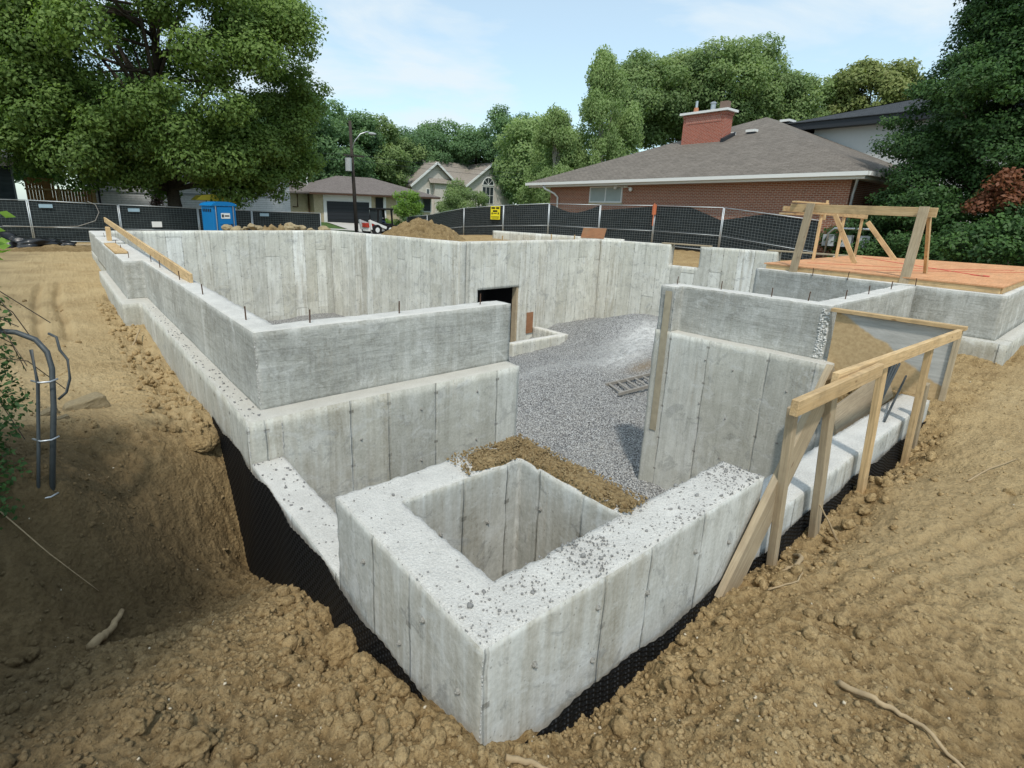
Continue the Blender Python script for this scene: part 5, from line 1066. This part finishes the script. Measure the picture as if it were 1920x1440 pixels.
def leaves(name, blobs, n, size, mat, parent, seed=1, droop=0, flat=.55, aspect=.62, shell=.45):
    """leaf faces spread through a crown made of many clumps; blobs: (x,y,z,rx,ry,rz)"""
    rs = np.random.RandomState(seed); Bm = np.array(blobs, float); w_ = (Bm[:, 3] * Bm[:, 4] * Bm[:, 5]) ** (2 / 3); w_ /= w_.sum(); k = rs.choice(len(Bm), n, p=w_)
    u = rs.normal(size=(n, 3)); u /= np.linalg.norm(u, axis=1)[:, None]; rr = (shell + (1 - shell) * rs.rand(n)) ** (1 / 1.6); c = Bm[k, :3] + u * Bm[k, 3:6] * rr[:, None]
    c += (rs.rand(n, 3) - .5) * size * 2
    # leaf frames
    nr = u * .75 + np.array([-.25, -.25, .45]) + rs.normal(size=(n, 3)) * .42; nr /= np.linalg.norm(nr, axis=1)[:, None]
    t1 = np.cross(nr, rs.normal(size=(n, 3))); 
    if droop: t1 = t1 / (np.linalg.norm(t1, axis=1)[:, None] + 1e-9) + np.array([0, 0, -droop])
    t1 /= np.linalg.norm(t1, axis=1)[:, None] + 1e-9; t2 = np.cross(nr, t1); t2 /= np.linalg.norm(t2, axis=1)[:, None] + 1e-9
    s = size * (.6 + .8 * rs.rand(n))[:, None]; a = s * .5; b = s * .5 * aspect
    fold = nr * (s * .12)
    V = np.stack([c - t1 * a, c + t2 * b + fold - t1 * a * .15, c + t1 * a * 1.05, c - t2 * b + fold - t1 * a * .15], 1).reshape(-1, 3); F = np.arange(4 * n).reshape(n, 4)
    o = meshobj(name, V, F, M[mat], parent)
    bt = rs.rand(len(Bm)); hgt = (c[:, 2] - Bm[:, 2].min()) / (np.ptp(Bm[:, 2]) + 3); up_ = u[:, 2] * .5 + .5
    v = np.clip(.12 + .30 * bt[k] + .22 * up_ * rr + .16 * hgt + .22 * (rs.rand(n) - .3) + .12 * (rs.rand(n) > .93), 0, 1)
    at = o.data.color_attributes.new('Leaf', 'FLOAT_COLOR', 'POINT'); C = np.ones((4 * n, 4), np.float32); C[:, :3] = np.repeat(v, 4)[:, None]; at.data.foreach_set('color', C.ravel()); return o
def crown_blobs(c, R, n, br, seed, low=-1, shell=.35, fn=None):
    rs = np.random.RandomState(seed); out = []
    while len(out) < n:
        u = rs.normal(size=3); u /= np.linalg.norm(u)
        if u[2] < low: continue
        r = (shell + (1 - shell) * rs.rand()) ** .6; p = np.array(c) + u * np.array(R) * r
        if fn and not fn(p): continue
        b = br * rs.uniform(.6, 1.35); out.append((*p, b * 1.15, b * 1.15, b * .72))
    return out
def limbs(par, base, top, r0, blobs, seed, mat='bark', nb=26, name='trunk', fork=.35):
    rs = np.random.RandomState(seed); base = Vector(base); top = Vector(top); m = MB(); n = 9; P = []
    for i in range(n): P.append(base.lerp(top, i / (n - 1)) + Vector((rs.uniform(-1, 1), rs.uniform(-1, 1), 0)) * r0 * .5 * (i > 0))
    m.tube([P[0] - Vector((0, 0, .4))] + P, [r0 * 1.35] + [r0 * (1 - .78 * i / (n - 1)) for i in range(n)], 12); tr = m.build(name, M[mat], par, smooth=True)
    m = MB(); idx = rs.choice(len(blobs), min(nb, len(blobs)), replace=False)
    for j in idx:
        b = Vector(blobs[j][:3]); t_ = fork + (1 - fork) * rs.rand() * .8; s = base.lerp(top, t_)
        if b.z < s.z - 1.5: s = base.lerp(top, max(fork * .6, .12))
        q = s.lerp(b, .5) + Vector((0, 0, rs.uniform(.0, .12) * (b - s).length)); r_ = r0 * (1 - .7 * t_) * .42
        m.tube([s, s.lerp(q, .6) + Vector(rs.uniform(-.1, .1, 3)), q, q.lerp(b, .6) + Vector(rs.uniform(-.15, .15, 3)), b], [r_, r_ * .75, r_ * .55, r_ * .3, r_ * .12], 6)
    m.build('branch', M[mat], par, smooth=True)
def tree(name, base, h, R, nleaf, size, mat, label, seed, nb=60, br=1.3, low=-.7, trunk=.3, bark='bark', cz=.62, group=None, droop=0, shell=.3, limbn=24, shl=.45, blobs=None, fork=.35, cat='tree'):
    t_ = empty(name, base, label=label, cat=cat, group=group); c = (base[0], base[1], base[2] + h * cz)
    B = blobs or crown_blobs(c, (R[0], R[1], R[2]), nb, br, seed, low, shell)
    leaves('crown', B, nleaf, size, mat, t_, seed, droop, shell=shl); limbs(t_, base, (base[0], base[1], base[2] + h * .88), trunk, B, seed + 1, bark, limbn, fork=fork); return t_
# big maple, left
B = crown_blobs((5.6, 35.6, 9.6), (8.2, 6.8, 8.6), 270, 1.15, 3, -.92, .5)
B += crown_blobs((2.5, 34.2, 4.6), (4.4, 2.2, 2.0), 26, .85, 4, -1, .2) + crown_blobs((9.8, 34.0, 4.6), (3.6, 2.6, 2.3), 34, .85, 6, -1, .2) + crown_blobs((-1.2, 36.5, 7.2), (4.5, 4, 4.6), 46, 1.1, 7, -1, .25) + crown_blobs((12.3, 33.8, 4.2), (1.6, 1.6, 1.9), 12, .6, 8, -1, .2) + crown_blobs((12.7, 34.0, 8.2), (1.5, 1.6, 2.8), 18, .7, 9, -1, .2) + crown_blobs((8.6, 33.3, 2.9), (3.6, 1.2, 1.0), 26, .6, 10, -1, .1) + crown_blobs((3.9, 33.4, 3.1), (1.2, 1.0, .9), 8, .5, 12, -1, .1)
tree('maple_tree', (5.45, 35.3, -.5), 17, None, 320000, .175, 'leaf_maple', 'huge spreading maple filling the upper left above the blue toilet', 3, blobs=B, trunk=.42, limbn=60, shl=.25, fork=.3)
tree('maple_tree', (-7.5, 41, -.4), 15, (7.0, 6, 7.0), 52000, .32, 'leaf_dark', 'darker tree standing behind the maple at the far left edge', 11, nb=80, br=1.5, trunk=.4)
# right cedar
B = []
rs = np.random.RandomState(12)
for i in range(760):
    z_ = 13.8 * rs.rand() ** 1.15 - .3; f_ = 1 - z_ / 18.0; w_ = 4.9 * f_ + .3 + .5 * math.sin(z_ * 1.4); a = rs.uniform(0, 2 * PI); r_ = w_ * (.55 + .45 * rs.rand()); s_ = rs.uniform(.30, .80)
    B.append((28.0 + 1.1 * r_ * math.cos(a), 3.6 + r_ * math.sin(a), z_, s_ * 1.25, s_ * 1.25, s_ * .62))
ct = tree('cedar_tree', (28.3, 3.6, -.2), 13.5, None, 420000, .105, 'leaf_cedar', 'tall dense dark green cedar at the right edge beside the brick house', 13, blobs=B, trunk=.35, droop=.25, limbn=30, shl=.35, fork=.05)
leaves('dead_spray', [(23.3 + .15 * (i % 4), 3.9 - .09 * i, 2.0 + .17 * (i % 7), .34, .34, .10) for i in range(12)], 1500, .12, 'leaf_brown', ct, 14)
B = []
for i in range(150):
    z_ = rs.uniform(-.3, 9.5); f_ = 1 - z_ / 12.5; w_ = 3.4 * f_ + .3; a = rs.uniform(0, 2 * PI); r_ = w_ * (.5 + .5 * rs.rand()); s_ = rs.uniform(.35, .75); B.append((27.5 + r_ * math.cos(a), -1.8 + r_ * math.sin(a), z_, s_ * 1.2, s_ * 1.2, s_ * .6))
tree('cedar_tree', (27.5, -1.8, -.2), 10, None, 90000, .15, 'leaf_cedar', 'second dark cedar overlapping the frame at the far right', 15, blobs=B, trunk=.3, droop=.25, limbn=16, shl=.35, fork=.05)
# birch group
B = []
for i in range(150):
    z_ = 1.4 + 11.4 * rs.rand() ** 1.5; f_ = math.sin(min(1, (13.6 - z_) / 10.5) * PI / 2); a = rs.uniform(0, 2 * PI); r_ = 3.9 * f_ * (.3 + .7 * rs.rand()); s_ = rs.uniform(.5, .95); B.append((35.2 + r_ * math.cos(a), 29.2 + r_ * math.sin(a), z_, s_ * .8, s_ * .8, s_ * 1.35))
tree('birch_tree', (35.2, 29.2, -.2), 14, None, 80000, .16, 'leaf_birch', 'tall weeping birch with drooping pale foliage behind the brick house roof', 16, blobs=B, trunk=.16, bark='bark_pale', droop=1.3, limbn=22, shl=.2, fork=.15)
B = []
for i in range(85):
    z_ = rs.uniform(1.0, 8.6); f_ = math.sin(min(1, (9.6 - z_) / 6) * PI / 2); a = rs.uniform(0, 2 * PI); r_ = 3.1 * f_ * (.3 + .7 * rs.rand()); s_ = rs.uniform(.45, .8); B.append((31.6 + r_ * .8 * math.cos(a) , 30.6 + r_ * .8 * math.sin(a), z_, s_ * .9, s_ * .9, s_ * 1.2))
tree('birch_tree', (31.6, 30.6, -.2), 9.5, None, 45000, .15, 'leaf_birch', 'shorter birch drooping over the left end of the brick house', 17, blobs=B, trunk=.12, bark='bark_pale', droop=1.2, limbn=16, shl=.2, fork=.15)
# oak behind the brick house
B = crown_blobs((63.5, 36.0, 15.4), (7.0, 7.5, 6.2), 105, 1.55, 18, -.8, .35) + crown_blobs((56, 40.5, 14.2), (5.2, 5.2, 5.0), 60, 1.45, 19, -1, .35) + crown_blobs((69.5, 30.0, 13.6), (3.6, 3.6, 4.0), 40, 1.3, 20, -1, .35)
tree('oak_tree', (62.5, 35.0, 0), 20.5, None, 150000, .30, 'leaf_oak', 'broad rounded oak rising behind the brick chimney', 18, blobs=B, trunk=.5, limbn=60, shl=.55)
B = crown_blobs((76, 24.2, 14.2), (4.6, 4.6, 4.8), 55, 1.2, 24, -1, .3)
tree('ash_tree', (76, 24.2, 0), 19, None, 32000, .36, 'leaf_yellow', 'pale yellow green tree above the black eaved house', 24, blobs=B, trunk=.3, limbn=30, droop=.4)
# far tree belt, each with its own crown
belt = [((27.5, 66, 0), 14.5, 5.0, 'leaf_dark', 'dark tree between the big maple and the utility pole'), ((33.0, 71, 0), 14.0, 5.0, 'leaf_dark', 'rounded green tree directly behind the utility pole'), ((38.8, 72, 0), 14.8, 5.4, 'leaf_oak', 'brighter green tree behind the ridge of the buff bungalow'),
 ((45.5, 75, 0), 13.0, 5.2, 'leaf_dark', 'low dark tree left of the gabled house'), ((51.5, 75.5, 0), 14.8, 5.4, 'leaf_dark', 'dark tree rising over the left gable of the beige house'), ((55.5, 71.5, 0), 15.2, 4.6, 'leaf_dark', 'dark tree above the roof of the beige gabled house'),
 ((58.5, 66.0, 0), 18.0, 5.2, 'leaf_dark', 'tallest bluish dark tree left of the birches'), ((46.0, 47.5, 0), 12.6, 3.9, 'leaf_birch', 'light green tree between the tall dark tree and the birch'), ((64, 62, 0), 15, 5.5, 'leaf_dark', 'dark tree half hidden behind the birch'),
 ((20.5, 70, 0), 15, 6, 'leaf_dark', 'dark tree behind the right side of the maple'), ((10, 68, 0), 14, 6.5, 'leaf_dark', 'dark tree behind the white house'), ((0, 66, 0), 14, 6.5, 'leaf_dark', 'dark tree behind the far left roofs'), ((80, 42, 0), 13, 6, 'leaf_dark', 'dark tree behind the broad oak')]
for i, (b_, h_, r_, mt, lab) in enumerate(belt):
    tree('background_tree', b_, h_, (r_, r_, h_ * .43), 26000, .34, mt, lab, 30 + i, nb=46, br=1.5, low=-.95, trunk=.3, cz=.56, limbn=10, group=None)
tree('young_tree', (25.8, 43.2, -.75), 4.2, (1.25, 1.25, 1.5), 4200, .16, 'leaf_lime', 'small bright green sapling before the bungalow window', 50, nb=26, br=.42, trunk=.06, limbn=14)
B = crown_blobs((30.9, 41.8, 1.5), (2.4, 2.4, 2.5), 60, .62, 51, -.8, .3)
tree('lilac_tree', (31.2, 41.6, -.8), 4.2, None, 24000, .15, 'leaf_oak', 'round grey green ornamental tree before the beige house', 51, blobs=B, trunk=.12, limbn=16)
B = [(6.0 + .0 * i + rs.uniform(-.5, .5) * (1 - i / 24), 44.0 + rs.uniform(-.4, .4), -.2 + .155 * i, .55 * (1.05 - i / 24), .55 * (1.05 - i / 24), .16) for i in range(24)]
tree('plum_tree', (5.9, 44, -.5), 3.8, None, 2600, .14, 'leaf_red', 'small purple leaved conifer shaped tree before the white house', 52, blobs=B, trunk=.05, limbn=14, droop=.3)
def shrub(base, R, n, size, mat, label, seed, name='shrub', nb=16): return tree(name, base, R[2] * 1.6, R, n, size, mat, label, seed, nb=nb, br=min(R) * .42, low=-.6, trunk=.03, cz=.55, limbn=10, cat='shrub')
shrub((24.5, 44.5, -.8), (1.2, 1.0, .8), 3000, .14, 'leaf_lime', 'low bright green shrub under the sapling', 53); shrub((28.0, 46, -.6), (1.3, 1.0, 1.0), 3500, .14, 'leaf_dark', 'dark green shrub left of the round ornamental tree', 54)
shrub((21.5, 2.6, -.3), (1.3, 1.4, 1.1), 5000, .11, 'leaf_cedar', 'dark shrub growing behind the orange platform', 55); shrub((20.5, .5, -.2), (1.8, 1.8, 1.3), 7000, .11, 'leaf_cedar', 'dark shrub at the foot of the cedar on the far right', 56)
shrub((8.0, 45, -.5), (1.0, .7, .6), 1800, .12, 'leaf_dark', 'low hedge plant before the white house', 57); shrub((10.8, 45, -.5), (1.2, .7, .55), 1800, .12, 'leaf_dark', 'second low hedge plant before the white house', 58)

# shaded vines around the bent post, left edge
VN = empty('vine_thicket', (-.9, 4.1, -.2), label='dark tangled vine leaves at the left edge around the bent pipe', cat='vines')
leaves('foliage', [(-.40, 4.35, .85, .12, .2, .16), (-.42, 4.3, .55, .13, .2, .22), (-.36, 4.2, .30, .10, .2, .14), (-.50, 4.2, .15, .16, .25, .25), (-.48, 4.05, -.12, .14, .2, .14), (-.50, 3.9, -.26, .12, .2, .09), (-.75, 4.4, .4, .3, .3, .5), (-.8, 3.9, -.2, .3, .3, .3)], 3200, .032, 'leaf_cedar', VN, 61, shell=.1)
m = MB(); rs = np.random.RandomState(62)
for i in range(26):
    p = Vector((rs.uniform(-.9, -.35), rs.uniform(4.1, 4.6), rs.uniform(.5, 1.05))); q = p + Vector((rs.uniform(.0, .28), rs.uniform(-.2, .1), rs.uniform(-.7, -.1))); c_ = p.lerp(q, .5) + Vector(rs.uniform(-.12, .12, 3)); m.tube([p, c_, q], .003, 4)
m.build('stem', M['bark'], VN)
# bright leaves close to the lens at the left edge
BL = empty('leafy_branch', (-.56, 4.2, 1.3), label='sunlit bright green leaves entering the frame at the left edge', cat='branch')
rs = np.random.RandomState(63); V = []; F = []
for i in range(13):
    c = np.array([-.33 + rs.uniform(-.10, .09), 4.35 + rs.uniform(-.1, .1), 1.30 + rs.uniform(-.14, .13)]); d = np.array([rs.uniform(.3, 1), rs.uniform(-.5, .1), rs.uniform(-1.0, .25)]); d /= np.linalg.norm(d); n_ = np.cross(d, rs.normal(size=3)); n_ /= np.linalg.norm(n_); s = rs.uniform(.07, .12); b0 = len(V)
    V += [tuple(c), tuple(c + d * s * .45 + n_ * s * .26), tuple(c + d * s), tuple(c + d * s * .45 - n_ * s * .26), tuple(c + d * s * .5 + np.array([0, 0, -.01]))]; F += [(b0, b0 + 1, b0 + 4), (b0 + 1, b0 + 2, b0 + 4), (b0 + 2, b0 + 3, b0 + 4), (b0 + 3, b0, b0 + 4)]
o = meshobj('leaves', V, F, M['leaf_lime'], BL); at = o.data.color_attributes.new('Leaf', 'FLOAT_COLOR', 'POINT'); at.data.foreach_set('color', np.tile([.7, .7, .7, 1], len(V)).astype(np.float32))
MB().tube([(-.9, 4.45, 1.38), (-.5, 4.38, 1.36), (-.30, 4.32, 1.30)], .005, 5).build('twig', M['bark'], BL)
# shade tree standing to the left of the camera, outside the frame
B = crown_blobs((-3.15, 1.55, 4.3), (1.15, 1.7, 1.2), 46, .5, 71, -1, .1)
tree('shade_tree', (-3.3, 1.2, -.1), 5.6, None, 11000, .13, 'leaf_maple', 'leafy tree just left of the viewer shading the ditch', 71, blobs=B, trunk=.12, limbn=14)
# cold room behind the basement doorway (below grade, black painted in as its shade)
CR = conc('cold_room', [(10.75, 14.5, 14.45, 18.0)], [(10.9, 14.3, 14.44, 17.8)], -3.9, -.35, .4, 'black', .0, label='cold room walls behind the doorway, coloured black as shade')
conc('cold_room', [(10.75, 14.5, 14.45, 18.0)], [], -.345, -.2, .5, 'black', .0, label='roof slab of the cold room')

# ================================================================== CAMERA, LIGHT, WORLD
yaw, pitch, roll = math.radians(51.67), math.radians(14.90), math.radians(1.47)
fwd = Vector((math.cos(yaw) * math.cos(pitch), math.sin(yaw) * math.cos(pitch), -math.sin(pitch))); rt = Vector((math.sin(yaw), -math.cos(yaw), 0)); up = rt.cross(fwd)
r2 = rt * math.cos(roll) + up * math.sin(roll); u2 = -rt * math.sin(roll) + up * math.cos(roll)
cam = bpy.data.cameras.new('camera'); co = bpy.data.objects.new('camera', cam); COL.objects.link(co)
mw = Matrix((r2, u2, -fwd)).transposed().to_4x4(); mw.translation = (0, 0, 1.5); co.matrix_world = mw
cam.sensor_width = 36; cam.lens = 985.27 / 1920 * 36; cam.shift_x = 68 / 1920; cam.shift_y = -61.8 / 1920; cam.clip_start = .05; cam.clip_end = 3000
S.camera = co
az, el = math.atan2(-.75, -.66), math.radians(56)     # direction towards the sun
sd = Vector((math.cos(az) * math.cos(el), math.sin(az) * math.cos(el), math.sin(el)))
sun = bpy.data.lights.new('sun', 'SUN'); so = bpy.data.objects.new('sun', sun); COL.objects.link(so); sun.energy = 2.7; sun.angle = math.radians(3.5); sun.color = (1, .95, .87)
so.rotation_euler = sd.to_track_quat('Z', 'Y').to_euler(); so.location = (0, 0, 30)
w = bpy.data.worlds.new('World'); S.world = w; w.use_nodes = True; nt = w.node_tree; N = nt.nodes; L = nt.links
bg = N['Background']; sky = N.new('ShaderNodeTexSky'); sky.sky_type = 'NISHITA'; sky.sun_disc = False; sky.sun_elevation = el; sky.sun_rotation = PI / 2 - az
sky.air_density = 1.0; sky.dust_density = 1.0; sky.ozone_density = 1.0; bg.inputs['Strength'].default_value = .16
tc = N.new('ShaderNodeTexCoord'); mp = N.new('ShaderNodeMapping'); L.new(tc.outputs['Generated'], mp.inputs[0]); mp.inputs['Scale'].default_value = (1, 1, 3.2); mp.inputs['Location'].default_value = (.35, .1, 0)
no = N.new('ShaderNodeTexNoise'); L.new(mp.outputs[0], no.inputs[0]); no.inputs['Scale'].default_value = 2.6; no.inputs['Detail'].default_value = 7; no.inputs['Roughness'].default_value = .55; no.inputs['Distortion'].default_value = .3
cr = N.new('ShaderNodeValToRGB'); L.new(no.outputs[0], cr.inputs[0]); cr.color_ramp.elements[0].position = .49; cr.color_ramp.elements[0].color = (0, 0, 0, 1); cr.color_ramp.elements[1].position = .64; cr.color_ramp.elements[1].color = (1, 1, 1, 1)
mu = N.new('ShaderNodeMath'); mu.operation = 'MULTIPLY_ADD'; L.new(cr.outputs[0], mu.inputs[0]); mu.inputs[1].default_value = .46; mu.inputs[2].default_value = .46
mx = N.new('ShaderNodeMix'); mx.data_type = 'RGBA'; L.new(mu.outputs[0], mx.inputs[0]); tint = N.new('ShaderNodeMix'); tint.data_type = 'RGBA'; tint.blend_type = 'MULTIPLY'; tint.inputs[0].default_value = 1; L.new(sky.outputs[0], tint.inputs[6]); tint.inputs[7].default_value = (1.15, 1.42, 1.34, 1)
L.new(tint.outputs[2], mx.inputs[6]); mx.inputs[7].default_value = (5.15, 5.75, 6.1, 1)
L.new(mx.outputs[2], bg.inputs[0])
S.view_settings.view_transform = 'Standard'; S.view_settings.look = 'None'; S.view_settings.exposure = 0; S.view_settings.gamma = 1
S.cycles.max_bounces = 6; S.cycles.transparent_max_bounces = 6; S.cycles.use_denoising = True
